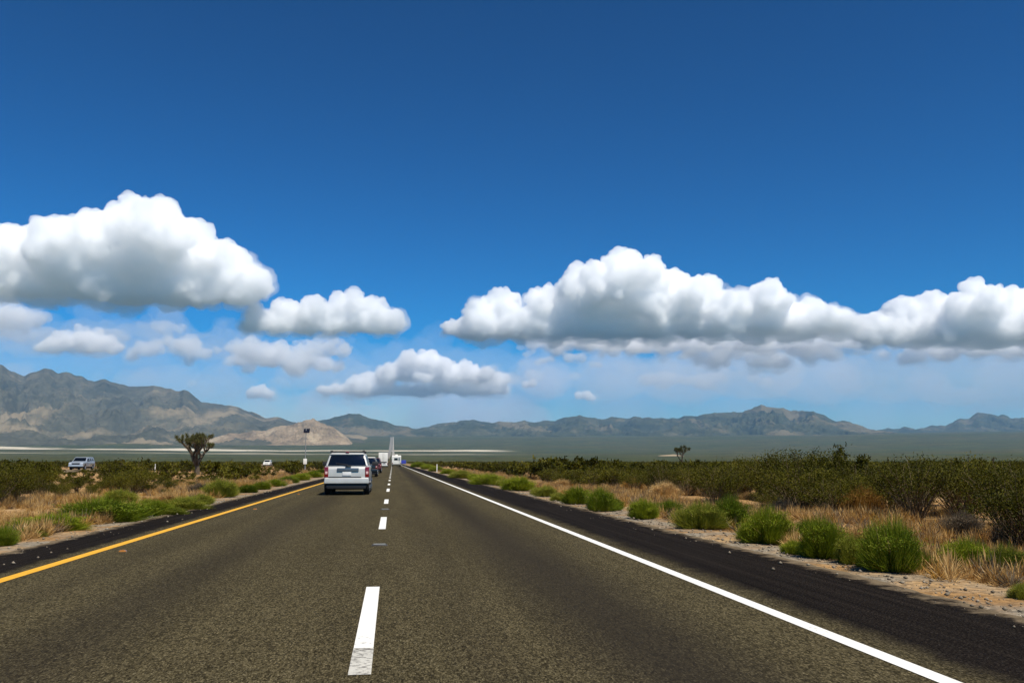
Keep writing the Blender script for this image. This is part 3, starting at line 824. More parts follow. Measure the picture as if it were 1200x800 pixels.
# taller loose bush breaking the skyline on the right
r_ = creosote(901, 26, 2600, 0.03, h=1.45, w=0.75)
p = at_dist(992, 600, 30.0); zz = float(ground_h(p[0], p[1]))
tb = empty('tall_bush', (p[0], p[1], zz - 0.02)); tb.scale = (1.15, 1.15, 1.42)
link(bpy.data.objects.new('foliage', to_mesh('foliage', r_[0], M['creosote'])), tb); link(bpy.data.objects.new('stems', to_mesh('stems', r_[1], M['twig'])), tb)
tag(tb, 'tall spindly bush rising above the scrub skyline on the right', 'bush')
r_ = creosote(907, 30, 3600, 0.03, h=1.5, w=0.9)
p = at_dist(958, 600, 31.0); zz = float(ground_h(p[0], p[1]))
tb = empty('tall_bush', (p[0], p[1], zz - 0.02)); tb.scale = (1.1, 1.1, 1.18)
link(bpy.data.objects.new('foliage', to_mesh('foliage', r_[0], M['creosote'])), tb); link(bpy.data.objects.new('stems', to_mesh('stems', r_[1], M['twig'])), tb)
tag(tb, 'dense rounded bush left of the spindly one on the right skyline', 'bush')

# --- joshua trees
def joshua(loc, height, seed, label, n_main=5, depth=3, spread=0.75, trunk_r=0.22, blade=0.28, up=0.10):
    r = random.Random(seed)
    root = empty('joshua_tree', loc); tag(root, label, 'tree')
    tr = MB(); tips = []; limbs = []
    def grow(p, d, ln, rad, lev):
        pts = [p]; q = p.copy(); dd = d.copy()
        for k in range(4):
            dd = (dd + Vector((r.uniform(-.22, .22), r.uniform(-.22, .22), up + r.uniform(0, .12)))).normalized()
            q = q + dd * ln / 4; pts.append(q.copy())
        tr.tube(pts, [rad * (1 - 0.09 * k) for k in range(5)], 7)
        limbs.append((pts, rad))
        if lev == 0: tips.append((q, dd, rad)); return
        n = r.choice((2, 2, 3)) if lev < depth else n_main
        a0 = r.uniform(0, 6.28)
        for k in range(n):
            a = a0 + 2 * math.pi * k / n + r.uniform(-.4, .4)
            side = Vector((math.cos(a), math.sin(a), 0))
            nd = (dd * 0.65 + side * spread * r.uniform(.7, 1.2)).normalized()
            grow(q - dd * rad * 0.4, nd, ln * r.uniform(.6, .88) if lev < depth else ln * r.uniform(.8, 1.15), rad * 0.66, lev - 1)
    grow(Vector((0, 0, -0.1)), Vector((r.uniform(-.05, .05), 0, 1)), height * (0.36 if depth < 4 else 0.11), trunk_r, depth)
    top = max(t[0].z for t in tips) + blade * 1.0
    k = height / top
    tr.v = [(x * k, y * k, z * k) for x, y, z in tr.v]
    tr.build('trunk', M['bark'], root)
    rr = np.random.default_rng(seed)
    C = []; A = []; B = []
    for (q, d, rad) in tips:
        q = np.array(q) * k; d = np.array(d)
        n = 140
        v = unit(rr.normal(0, 1, (n, 3)) + d * 0.7); L = blade * rr.uniform(.6, 1.1, (n, 1))
        c0 = q - d * rr.uniform(0, 0.35, (n, 1))
        sd = unit(np.cross(v, rr.normal(0, 1, (n, 3)))) * 0.018
        C.append(c0 + v * L / 2); A.append(sd); B.append(v * L / 2)
    V, Fq = quads(np.concatenate(C), np.concatenate(A), np.concatenate(B))
    link(bpy.data.objects.new('crown', mesh_np('crown', V, Fq, [M['yucca']])), root)
    # shaggy dead leaves hanging along limbs
    C = []; A = []; B = []
    for pts, rad in limbs[1:]:
        for j in range(len(pts) - 1):
            a = np.array(pts[j]) * k; b = np.array(pts[j + 1]) * k; n = 10
            t = rr.uniform(0, 1, (n, 1)); o = unit(rr.normal(0, 1, (n, 3)) * [1, 1, .4]); v = unit(o + [0, 0, -0.8])
            L = blade * 0.6 * rr.uniform(.5, 1.1, (n, 1)); c = a * (1 - t) + b * t + o * rad * k * .8
            C.append(c + v * L / 2); A.append(unit(np.cross(v, o + [.3, .1, 0])) * 0.016); B.append(v * L / 2)
    V, Fq = quads(np.concatenate(C), np.concatenate(A), np.concatenate(B))
    link(bpy.data.objects.new('dead_leaves', mesh_np('dead_leaves', V, Fq, [M['bark']])), root)
    return root
p = at_dist(231, 553, 100.0)
jt = joshua((p[0], p[1], float(ground_h(p[0], p[1]))), 5.2, 21, 'dark branching joshua tree alone above the scrub on the left', n_main=4, depth=4, spread=0.9, trunk_r=0.15, blade=0.36, up=0.06)
jt.scale = (0.8, 0.8, 1.0)
p = at_dist(801, 541, 190.0)
joshua((p[0], p[1], float(ground_h(p[0], p[1]))), 4.9, 9, 'small distant joshua tree on the right skyline', n_main=3, depth=3, spread=0.7, trunk_r=0.17, blade=0.5)
p = at_dist(1164, 541, 260.0)
joshua((p[0], p[1], float(ground_h(p[0], p[1]))), 2.9, 5, 'tiny thin joshua tree on the skyline near the right edge', n_main=2, depth=1, spread=0.3, trunk_r=0.2, blade=0.4)

# ------------------------------------------------------------------ vehicles
def wheel(parent, x, y, r, w, sgn, rim=True):
    t = MB().lathe_x(0, 0, 0, [(-w / 2, r * .62), (-w / 2, r * .9), (-w * .36, r), (w * .36, r), (w / 2, r * .9), (w / 2, r * .62)], 26, sgn)
    wv = empty('wheel', (x, y, r)); wv.parent = parent
    t.build('tyre', M['rubber'], wv)
    d = MB().lathe_x(0, 0, 0, [(w * .44, r * .66), (w * .46, r * .6), (w * .30, r * .55), (w * .34, r * .2), (w * .42, r * .12), (w * .42, 0.001)], 26, sgn)
    d.lathe_x(0, 0, 0, [(-w * .44, r * .66), (-w * .3, 0.001)], 26, sgn)
    if rim:
        for k in range(5):
            a = 2 * math.pi * k / 5
            d.tube([(sgn * w * .42, 0.12 * r * math.cos(a), .12 * r * math.sin(a)), (sgn * w * .46, .6 * r * math.cos(a), .6 * r * math.sin(a))], [.09 * r, .07 * r], 6)
    d.build('rim', M['alloy'], wv)
    return wv

def arch(yc, r, zc, z0, n=9):
    """points over a wheel opening, from front foot to rear foot or reverse handled by caller"""
    a0 = math.asin(max(-1, min(1, (z0 - zc) / r)))
    return [(yc + r * math.cos(t), zc + r * math.sin(t)) for t in np.linspace(math.pi - a0, a0, n)]

def car(label, loc, rz, W=1.76, L=4.4, belt=1.08, roof=1.56, bot=0.40, hood=1.02, wr=0.36, paintm='silver', roofm=None, style='suv',
        group='vehicles on the highway', name='car', cat='car', rails=True, twotone=None):
    """rear bumper at y=0, nose at +y"""
    root = empty(name, loc, rz); tag(root, label, cat, group)
    hw = W / 2; ya, yb = 0.78, L - 0.88
    pm = M[paintm]
    # lower body, side outline with wheel openings
    poly = [(0.03, bot + .05)] + arch(ya, wr * 1.16, wr, bot) + arch(yb, wr * 1.16, wr, bot) + \
           [(L - .06, bot + .02), (L, bot + .22), (L - .03, hood - .16), (L - .22, hood - .05), (L - 1.15, hood + .02), (L - 1.25, belt), (0.10, belt), (0.02, belt - .10), (0.0, bot + .28)]
    b = MB().prism(poly, -hw, hw)
    # tumble the sides in a little towards the sill and belt, nose narrower
    b.v = [(x * (1 - 0.035 * abs((z - .75) / .4) ** 2) * (1 - 0.10 * max(0, (y - (L - 1.0))) ** 2) * (1 - .02 * max(0, .3 - y)), y, z) for x, y, z in b.v]
    b.build('body', pm, root, bevel=0.035, seg=3)
    MB().box(-hw + .17, hw - .17, .10, L - .15, .21, bot + .25).build('underbody', M['under'], root)
    # greenhouse
    gb, gt = hw - .05, hw - .19
    ry0, ry1 = (0.06, 0.26) if style == 'suv' else (0.55, 1.15)
    fy0, fy1 = L - 1.22, L - 1.95
    g = [(-gb, ry0, belt - .01), (gb, ry0, belt - .01), (gb, fy0, belt - .01), (-gb, fy0, belt - .01),
         (-gt, ry1, roof - .03), (gt, ry1, roof - .03), (gt, fy1, roof - .02), (-gt, fy1, roof - .02)]
    MB().add(g, [(0, 1, 5, 4), (1, 2, 6, 5), (2, 3, 7, 6), (3, 0, 4, 7), (4, 5, 6, 7), (0, 3, 2, 1)]).build('cabin', pm, root, bevel=0.05, seg=3)
    cap = MB().box(-gt - .005, gt + .005, ry1 - .06, fy1 + .05, roof - .045, roof + .012, .07, .12).build('roof', M[roofm or paintm], root, bevel=0.02)
    rear = (g[0], g[1], g[5], g[4])
    MB().panel(rear, .045, .955, .06, .90, .012, .03).build('rear_window', M['glass'], root, bevel=.02)
    MB().panel((g[2], g[3], g[7], g[6]), .05, .95, .06, .92, .012, .03).build('windscreen', M['glass'], root, bevel=.02)
    for sd, q in ((1, (g[1], g[2], g[6], g[5])), (-1, (g[3], g[0], g[4], g[7]))):
        spans = ((.04, .30), (.33, .60), (.63, .93)) if sd > 0 else ((.07, .37), (.40, .67), (.70, .96))
        for u0, u1 in spans:
            MB().panel(q, u0, u1, .10, .86, .012, .03).build('side_window', M['glass'], root, bevel=.015)
    # lamps
    for sd in (-1, 1):
        x1 = sd * (hw - .012); x0 = sd * (hw - .165)
        t = MB().box(min(x0, x1), max(x0, x1), -.012, .12, belt - .42, belt - .03).build('tail_light', M['red'], root, bevel=.02)
        MB().box(min(x0, x1) + .03, max(x0, x1) - .03, -.020, .02, belt - .30, belt - .20).build('reverse_lamp', M['pinklens'], t, bevel=.01)
        x0 = sd * (hw - .40); x1 = sd * (hw - .06)
        MB().box(min(x0, x1), max(x0, x1), L - .22, L + .004 - .02, hood - .30, hood - .13).build('headlight', M['lens'], root, bevel=.03)
        mx = sd * (hw + .15)
        m = MB().box(mx - .13, mx + .13, L - 1.50, L - 1.38, belt + .0, belt + .17, .01, .01).build('wing_mirror', M['black'], root, bevel=.03)
    MB().box(-hw + .45, hw - .45, L - .05, L + .006, hood - .33, hood - .15).build('grille', M['black'], root, bevel=.01)
    # bumpers
    MB().box(-hw + .01, hw - .01, -.09, .14, bot + .03, bot + .25, .02, .01).build('bumper', pm, root, bevel=.045, seg=3)
    MB().box(-hw + .17, hw - .30, -.075, .03, bot + .256, bot + .285).build('bumper_step', M['black'], root, bevel=.01)
    MB().box(-hw + .12, hw - .12, -.03, .20, bot - .16, bot + .028, -.03, 0).build('valance', M['black'], root, bevel=.03)
    MB().box(-hw + .03, hw - .03, L - .10, L + .06, bot + .02, bot + .24, .03, .02).build('front_bumper', pm if twotone is None else M['black'], root, bevel=.05, seg=3)
    # tailgate furniture
    MB().box(-.36, .44, -.022, .03, belt - .20, belt - .075).build('tailgate_trim', M['trimgrey'], root, bevel=.012)
    MB().box(-.16, .16, -.016, .03, belt - .35, belt - .215).build('license_plate', M['plate'], root, bevel=.005)
    MB().box(-.045, .16, -.03, .06, belt - .018, belt + .03).build('window_latch', M['black'], root, bevel=.01)
    MB().tube([(.05, ry0 - .02, belt + .04), (-.2, ry0 - .005, belt + .075), (-.42, ry0 + .01, belt + .10)], [.012, .01, .008], 6).build('wiper', M['black'], root)
    MB().tube([(hw - .45, -.02, .27), (hw - .45, .4, .29)], .03, 8).build('exhaust_pipe', M['steel'], root)
    if rails:
        for sd in (-1, 1):
            x = sd * (gt - .06)
            MB().tube([(x, ry1 + .08, roof - .0), (x, ry1 + .14, roof + .055), (x, fy1 - .25, roof + .06), (x, fy1 - .12, roof + .0)], .018, 8).build('roof_rail', M['black'], root)
        for y in (ry1 + .2, fy1 - .5):
            MB().tube([(-gt + .06, y, roof + .068), (gt - .06, y, roof + .068)], .017, 8).build('crossbar', M['black'], root)
            MB().box(-gt - .0, -gt + .10, y - .03, y + .03, roof + .0, roof + .10).box(gt - .10, gt, y - .03, y + .03, roof, roof + .10).build('bar_foot', M['black'], root, bevel=.01)
        MB().box(-.06, .06, ry1 - .03, ry1 + .05, roof + .012, roof + .06).build('brake_light', M['red'], root, bevel=.01)
    for y in (ya, yb):
        wheel(root, -hw + .11, y, wr, .235, -1); wheel(root, hw - .11, y, wr, .235, 1)
    return root

car('silver boxy SUV with dark rear window and black roof rack nearest ahead', (-1.69, 34.4, -.012), 0, W=1.68, name='suv', cat='SUV')
car('dark car with pale roof partly hidden behind the silver SUV', (-2.12, 76, -.012), 0, W=1.78, paintm='dark', roofm='white', roof=1.62, rails=False)
car('dark red car following between the pale roofed car and the white one', (-2.10, 101, -.012), 0, W=1.80, paintm='maroon', roof=1.66, belt=1.1, rails=False)
car('white car small in the left lane right behind the box truck', (-2.0, 216, -.012), 0, W=1.7, paintm='white', roof=1.36, belt=0.92, hood=.9, bot=.3, style='sedan', rails=False)
def face_us(px, dist, **kw):
    p = at_dist(px, 541, dist); x, y = p[0], p[1]
    z = float(ground_h(np.array(-44.0), np.array(y))) + .16
    root = car(loc=(x, y, z), rz=math.pi, **kw)
    return root
face_us(103, 132, label='silver blue car coming the other way beyond the scrub on the left', W=1.85, L=4.6, paintm='bluegrey', roof=1.62, rails=False)
face_us(315, 268, label='white pickup like car coming the other way, small beyond the joshua tree', W=1.9, L=5.0, paintm='white', roof=1.75, belt=1.15, rails=False)

def truck(loc):
    root = empty('box_truck', loc); tag(root, 'tall white box truck in the left lane far ahead', 'truck', 'vehicles on the highway')
    hw = 1.27
    MB().box(-hw, hw, 0, 9.0, 1.05, 3.85).build('cargo_box', M['white'], root, bevel=.04)
    for sd in (-1, 1):
        MB().box(min(sd * .03, sd * (hw - .08)), max(sd * .03, sd * (hw - .08)), -.03, .0, 1.15, 3.72).build('rear_door', M['white'], root, bevel=.012)
        MB().tube([(sd * .18, -.05, 1.2), (sd * .18, -.05, 3.7)], .02, 6).build('door_bar', M['steel'], root)
        MB().box(min(sd * .85, sd * 1.15), max(sd * .85, sd * 1.15), -.04, .06, .82, .98).build('tail_light', M['red'], root, bevel=.01)
        MB().box(min(sd * .72, sd * 1.2), max(sd * .72, sd * 1.2), 2.55, 2.58, .28, .95).build('mud_flap', M['black'], root)
    MB().box(-.5, .5, .1, 11, .72, 1.04).build('chassis', M['under'], root)
    MB().box(-1.15, 1.15, -.02, .1, .48, .62).tube([(-.8, .04, .6), (-.8, .04, 1.04)], .05, 6).tube([(.8, .04, .6), (.8, .04, 1.04)], .05, 6).build('underrun_bar', M['steel'], root)
    MB().prism([(9.2, .6), (11.6, .6), (11.6, 1.7), (11.2, 2.8), (9.2, 2.9)], -1.15, 1.15).build('cab', M['white'], root, bevel=.06, seg=3)
    MB().panel(((1.15, 11.6, 1.7), (-1.15, 11.6, 1.7), (-1.15, 11.2, 2.8), (1.15, 11.2, 2.8)), .06, .94, .1, .9, .01, .02).build('windscreen', M['glass'], root)
    for y in (1.7, 10.4):
        for sd in (-1, 1): wheel(root, sd * 1.0, y, .5, .32, sd, False)
truck((-2.62, 256, -.012))

def motorhome(loc):
    root = empty('motorhome', loc); tag(root, 'cream white motorhome with a dark rear window in the right lane far ahead', 'motorhome', 'vehicles on the highway')
    hw = 1.2
    MB().prism([(0, .55), (.1, .42), (6.2, .42), (6.3, 1.9), (7.0, 2.1), (7.0, 2.75), (6.6, 2.9), (.15, 2.9), (0, 2.75)], -hw, hw).build('body', M['white'], root, bevel=.08, seg=3)
    MB().prism([(6.25, .5), (7.9, .5), (7.95, 1.15), (7.0, 1.3), (6.4, 2.05), (6.2, 2.05)], -1.0, 1.0).build('cab', M['white'], root, bevel=.05)
    MB().box(-.62, .35, -.015, .05, 1.62, 2.25).build('rear_window', M['glass'], root, bevel=.03)
    MB().box(.5, .85, -.015, .05, 1.55, 2.3).build('side_panel', M['trimgrey'], root, bevel=.02)
    for sd in (-1, 1):
        MB().box(min(sd * .9, sd * 1.12), max(sd * .9, sd * 1.12), -.02, .06, .78, 1.05).build('tail_light', M['red'], root, bevel=.02)
        MB().box(hw - .01 if sd > 0 else -hw - .015, hw + .015 if sd > 0 else -hw + .01, 2.0, 3.6, 1.6, 2.2).build('side_window', M['glass'], root, bevel=.02)
    MB().box(-.35, .35, 1.6, 2.4, 2.9, 3.15, .05, .05).build('air_conditioner', M['white'], root, bevel=.04)
    MB().box(-1.15, 1.15, -.12, .05, .5, .68).build('bumper', M['black'], root, bevel=.03)
    MB().tube([(.95, -.06, .9), (.95, -.06, 2.6)], .02, 6).tube([(.7, -.06, .9), (.7, -.06, 2.6)], .02, 6).tube([(.7, -.06, 1.3), (.95, -.06, 1.3)], .015, 6).tube([(.7, -.06, 1.9), (.95, -.06, 1.9)], .015, 6).build('ladder', M['steel'], root)
    for y in (1.7, 7.1):
        for sd in (-1, 1): wheel(root, sd * .97, y, .38, .28, sd, False)
motorhome((1.02, 238, -.012))

# ------------------------------------------------------------------ street furniture
p = at_dist(357.5, 545, 135.0); zz = float(ground_h(p[0], p[1]))
cb = empty('call_box', (p[0], p[1], zz)); tag(cb, 'roadside call box on a thin pole with a solar panel left of the SUV', 'call box')
top = 6.0
MB().tube([(0, 0, -.2), (0, 0, top + .2)], [.07, .05], 10).build('pole', M['steel'], cb)
MB().tube([(0, 0, top + .2), (0, 0, top + 1.35)], [.022, .012], 6).build('antenna', M['steel'], cb)
MB().add([(-.34, -.30, top - .52), (.52, -.30, top - .52), (.52, .28, top + .06), (-.34, .28, top + .06), (-.34, -.33, top - .48), (.52, -.33, top - .48), (.52, .25, top + .10), (-.34, .25, top + .10)],
         [(0, 3, 2, 1), (4, 5, 6, 7), (0, 1, 5, 4), (1, 2, 6, 5), (2, 3, 7, 6), (3, 0, 4, 7)]).build('solar_panel', M['panel'], cb)
MB().box(-.26, .26, -.20, -.06, 0.95, 1.75).build('box', M['white'], cb, bevel=.03)
MB().box(-.30, .30, -.35, .35, -.1, .08).build('base', M['stone'], cb, bevel=.02)

p = at_dist(472, 546.5, 236.0)
sg = empty('road_sign', (p[0] + .2, p[1], -.05)); tag(sg, 'small blue road sign beside the right edge line far ahead', 'sign')
MB().box(-.62, .62, -.02, .0, .82, 1.72).build('panel', M['blue'], sg, bevel=.006)
for sd in (-1, 1): MB().tube([(sd * .4, .035, -.2), (sd * .4, .035, 1.65)], .03, 8).build('post', M['steel'], sg)

def delineator(loc, label, h=1.1, grp=None):
    root = empty('marker_post', loc); tag(root, label, 'marker post', grp)
    MB().box(-.055, .055, -.012, .012, -.2, h).build('post', M['white'], root, bevel=.005)
    MB().box(-.045, .045, -.022, -.012, h - .22, h - .05).build('reflector', M['ceramic'], root)
p = ground_at(512, 552.5); delineator((p[0], p[1], -.06), 'white marker post on the right verge among far green shrubs', 1.0)
p = at_dist(182, 545, 125); delineator((p[0], p[1], float(ground_h(p[0], p[1]))), 'white marker post in the scrub left of the joshua tree', 0.95)

def marker(loc, mat, label, grp, w=.20, d=.09):
    root = empty('road_reflector', loc); tag(root, label, 'road reflector', grp)
    MB().box(-w / 2, w / 2, -d / 2, d / 2, 0, .022, .012, .02).build('base', M['markerblack'] if mat == 'ceramic' else M['amber'], root, bevel=.004)
    MB().box(-w / 2 + .03, w / 2 - .03, .002, .016, .0225, .027).build('lens', M[mat], root)
GM = 'raised reflectors along the lane line'
marker((-.17, ground_at(448, 638)[1], -.011), 'ceramic', 'black raised reflector in the gap after the nearest white stripe', GM, .24, .10)
marker((-.17, ground_at(448, 596.5)[1], -.011), 'ceramic', 'small black reflector in the gap after the second white stripe', GM, .24, .10)
GY = 'amber reflectors inside the yellow line'
for (px, py, lb) in ((144, 645, 'broken orange reflector beside the yellow line at lower left'), (299, 596, 'amber reflector beside the yellow line midway to the SUV'), (350, 578.5, 'amber reflector beside the yellow line nearest the SUV')):
    p = ground_at(px, py); marker((p[0], p[1], -.011), 'amber', lb, GY, .10, .08)

# ------------------------------------------------------------------ clouds
def cloud_mat(name, density, aniso=0.2, col=(1, 1, 1)):
    m = bpy.data.materials.new(name); m.use_nodes = True; nt = m.node_tree; nt.nodes.clear()
    o = nt.nodes.new('ShaderNodeOutputMaterial'); v = nt.nodes.new('ShaderNodeVolumePrincipled')
    v.inputs['Color'].default_value = rgb(col); v.inputs['Density'].default_value = density; v.inputs['Anisotropy'].default_value = aniso
    nt.links.new(v.outputs[0], o.inputs['Volume'])
    return m
def ico_arr(sub=2):
    bm = bmesh.new(); bmesh.ops.create_icosphere(bm, subdivisions=sub, radius=1)
    V = np.array([v.co[:] for v in bm.verts]); Fq = np.array([[v.index for v in f.verts] for f in bm.faces]); bm.free()
    return V, Fq
ICO = ico_arr(2)
def tex(name, size, depth=4):
    t = bpy.data.textures.new(name, 'CLOUDS'); t.noise_scale = size; t.noise_depth = depth; t.noise_basis = 'ORIGINAL_PERLIN'; return t
ICO1 = ico_arr(1)
def cloud(label, dist, blobs, base_py, mat, seed, px_voxel=1.4, sub=34, squash=0.10, group='clouds over the mountains', rough=1.0, flat=1.0, wide=1.0, name='cloud', fill=0, wisp=None, wisp_top=0.42):
    """blobs: (px, py, radius px) seen at a distance; puffs grow on each, smaller ones on those"""
    r = np.random.default_rng(seed)
    m = dist / F; C = []; RR = []
    blobs = list(blobs)
    if fill:
        x = min(b[0] - .55 * b[2] for b in blobs); x1 = max(b[0] + .55 * b[2] for b in blobs)
        while x < x1:
            blobs.append((x, base_py - fill * r.uniform(.25, .7), fill * r.uniform(.8, 1.15))); x += fill * .55
    for (px, py, rp) in blobs:
        c = at_dist(px, py, dist); R0 = rp * m
        d = ray(px, py); d = d / math.hypot(d[0], d[1]); d[2] = 0
        c = c + d * r.normal(0, 0.5) * R0
        C.append(c[None]); RR.append(np.array([R0 * 0.86]))
        n1 = sub
        v = unit(r.normal(0, 1, (n1, 3))); up = r.uniform(size=n1) < 0.75; v[up, 2] = np.abs(v[up, 2])
        k = 0.13 + 0.30 * r.uniform(size=n1) ** 1.5
        c1 = c + v * (R0 * (0.98 - k * 0.35))[:, None]; C.append(c1); RR.append(R0 * k)
        n2 = 9
        v2 = unit(np.repeat(v, n2, 0) + r.normal(0, .75, (n1 * n2, 3)))
        k2 = np.repeat(k, n2) * r.uniform(.22, .55, n1 * n2)
        c2 = np.repeat(c1, n2, 0) + v2 * (R0 * np.repeat(k, n2) * .88)[:, None]; C.append(c2); RR.append(R0 * k2)
    C = np.concatenate(C); RR = np.concatenate(RR)
    big = RR > 3.2 * m * px_voxel; ok = RR > 0.9 * m * px_voxel
    C, RR, big = C[ok], RR[ok], big[ok]
    V = []; Fq = []; n = 0
    scl = np.array([wide, wide, flat])
    org = C.mean(0)
    for c, rad, bg_ in zip(C, RR, big):
        ic = ICO if bg_ else ICO1
        V.append(ic[0] * rad * scl + c); Fq.append(ic[1] + n); n += len(ic[0])
    V = np.concatenate(V)
    zb = at_dist(blobs[0][0], base_py, dist)[2]
    zb_v = zb + 5.0 * m * fbm(V[:, 0] / (m * 22), V[:, 1] / (m * 22), 3)
    lo = V[:, 2] < zb_v
    V[lo, 2] = zb_v[lo] + (V[lo, 2] - zb_v[lo]) * squash
    me = mesh_np(name, V - org, np.concatenate(Fq), [mat])
    o = link(bpy.data.objects.new(name, me)); o.location = org
    md = o.modifiers.new('merge', 'REMESH'); md.mode = 'VOXEL'; md.voxel_size = m * px_voxel
    for sz, st in ((22, 6.0), (8, 4.2), (3.4, 2.6), (1.7, 1.3)):
        dm = o.modifiers.new('billow', 'DISPLACE'); dm.texture = tex('billow', sz * m * px_voxel / 1.4, 3); dm.strength = st * m * rough * px_voxel / 1.4; dm.mid_level = .5; dm.texture_coords = 'LOCAL'
    md = o.modifiers.new('clean', 'REMESH'); md.mode = 'VOXEL'; md.voxel_size = m * px_voxel
    if wisp:
        V2 = []; F2 = []; n = 0; zt = (C[:, 2] + RR).max()
        for c, rad in zip(C, RR):
            if rad < 2.2 * m * px_voxel or c[2] > zb + wisp_top * (zt - zb): continue
            V2.append(ICO1[0] * rad * scl * np.array([1.06, 1.06, 0.9]) + c); F2.append(ICO1[1] + n); n += len(ICO1[0])
        V2 = np.concatenate(V2); zv = zb - 5 * m + 6.0 * m * fbm(V2[:, 0] / (m * 30), V2[:, 1] / (m * 30) + 9, 3)
        lo = V2[:, 2] < zv; V2[lo, 2] = zv[lo] + (V2[lo, 2] - zv[lo]) * .3
        me2 = mesh_np('wisps', V2 - org, np.concatenate(F2), [wisp])
        o2 = link(bpy.data.objects.new('wisps', me2), o)
        md = o2.modifiers.new('merge', 'REMESH'); md.mode = 'VOXEL'; md.voxel_size = m * px_voxel * 1.25
        for sz, st, ml in ((26, 16.0, .36), (8, 9.0, .40), (3.2, 3.6, .45)):
            dm = o2.modifiers.new('tear', 'DISPLACE'); dm.texture = tex('tear', sz * m, 3); dm.strength = st * m; dm.mid_level = ml; dm.texture_coords = 'LOCAL'
        md = o2.modifiers.new('clean', 'REMESH'); md.mode = 'VOXEL'; md.voxel_size = m * px_voxel * 1.3
    return tag(o, label, 'cloud', group)

def veil(label, dist, blobs, mat, seed, flat=0.45, group='thin pale clouds low over the mountains', px_voxel=2.0, sub=12, rough=2.2):
    return cloud(label, dist, blobs, max(b[1] for b in blobs) + 400, mat, seed, px_voxel, sub, 1.0, group, rough, flat, 1.5)

CM = cloud_mat('cumulus', 0.0088, 0.0)
CW = cloud_mat('cloud_wisp', 0.0026, 0.0)
CW2 = cloud_mat('thin_cloud_wisp', 0.0011, 0.0)
CM2 = cloud_mat('thin_cumulus', 0.0027, 0.0)
CM3 = cloud_mat('small_cumulus', 0.0060, 0.0)
CV = cloud_mat('cloud_veil', 0.00042, 0.0)
CV3 = cloud_mat('rain_haze', 0.00019, 0.0, (0.75, 0.85, 1.0))
CV2 = cloud_mat('faint_cloud_veil', 0.00028, 0.0)
cloud('tall bright cumulus towering over the left mountain', 14500,
      [(170, 296, 48), (215, 306, 40), (120, 304, 44), (70, 308, 38), (20, 312, 38), (-40, 304, 46), (250, 322, 34), (288, 340, 24), (158, 262, 26), (186, 256, 22), (148, 250, 12), (-110, 312, 50)], 352, CM, 1, fill=20, px_voxel=1.05, sub=46, wisp=CW)
cloud('bright flat bottomed cumulus right of the tall left one', 14800,
      [(300, 372, 14), (335, 370, 20), (370, 370, 20), (408, 366, 24), (438, 372, 21), (460, 377, 13)], 387, CM, 2, fill=11, px_voxel=1.05, sub=46, wisp=CW)
cloud('largest white cumulus above the road right of centre', 18500,
      [(735, 344, 42), (692, 352, 34), (770, 352, 36), (640, 362, 26), (590, 362, 22), (562, 368, 17), (815, 358, 30), (905, 362, 26), (860, 372, 26), (945, 380, 26), (985, 388, 18), (760, 318, 18), (725, 322, 20)], 394, CM, 3, fill=18, px_voxel=1.05, sub=46, wisp=CW)
cloud('white cloud bank reaching the right edge', 19500,
      [(1060, 376, 24), (1100, 374, 28), (1150, 372, 32), (1200, 376, 36), (1260, 380, 40), (1020, 390, 18)], 400, CM, 4, fill=15, px_voxel=1.05, sub=46, wisp=CW)
cloud('small white puff beside the left end of the largest cumulus', 18800, [(528, 386, 11), (545, 386, 13), (557, 390, 9)], 395, CM, 5, wisp=CW)
cloud('low flat white cloud under the tall left cumulus', 20000, [(70, 404, 13), (95, 399, 16), (118, 402, 15), (136, 408, 9), (52, 408, 9)], 413, CM3, 6, wisp=CW2, flat=0.8, fill=6)
cloud('thin pale cloud at the left edge below the tall cumulus', 19500, [(10, 372, 20), (-30, 376, 26), (40, 376, 14), (2, 358, 14)], 388, CM2, 7, wisp=CW2, rough=1.6, flat=0.7)
cloud('pale ragged cloud right of the low flat white one', 21000, [(175, 412, 13), (200, 402, 12), (222, 408, 15), (240, 416, 10), (155, 417, 8), (190, 386, 9), (210, 386, 8)], 422, CM2, 8, wisp=CW2, rough=1.7, flat=0.65)
cloud('pale cloud under the flat bottomed cumulus', 22000, [(290, 412, 16), (320, 418, 20), (355, 412, 16), (380, 410, 18), (402, 412, 12), (345, 425, 18)], 432, CM2, 9, wisp=CW2, rough=1.7, flat=0.65)
cloud('long low bank of cumulus above the road', 25000, [(420, 455, 13), (450, 448, 14), (480, 432, 17), (505, 434, 19), (535, 440, 18), (560, 445, 17), (585, 448, 12), (455, 440, 11), (520, 452, 14), (380, 462, 8), (395, 458, 8), (430, 444, 9)], 462, CM3, 10, wisp=CW2, rough=1.2, flat=0.85, fill=7)
cloud('small round cloud low over the rounded hill', 26000, [(295, 462, 8), (304, 458, 9), (315, 462, 7)], 467, CM3, 11, wisp=CW2)
cloud('tiny white puff low above the middle of the road', 26000, [(616, 451, 6), (624, 449, 6)], 457, CM3, 12, wisp=CW2)
cloud('lone tiny white puff over the long right range', 26500, [(678, 464, 6), (688, 463, 7), (695, 467, 4)], 470, CM3, 13, wisp=CW2)
cloud('small torn cloud scraps above the right end of the largest cumulus', 19000, [(850, 335, 6), (868, 338, 7), (880, 341, 5), (842, 334, 4)], 346, CM2, 14, rough=2.0, flat=0.6)
def row(x0, x1, y, rad, step, jy, seed):
    q = np.random.default_rng(seed); out = []; x = x0
    while x < x1:
        e = min(1, (x - x0 + step) / 60, (x1 - x + step) / 60)
        out.append((x, y + q.normal(0, jy), rad * q.uniform(.55, 1.25) * (0.45 + 0.55 * e))); x += step * q.uniform(.6, 1.4)
    return out
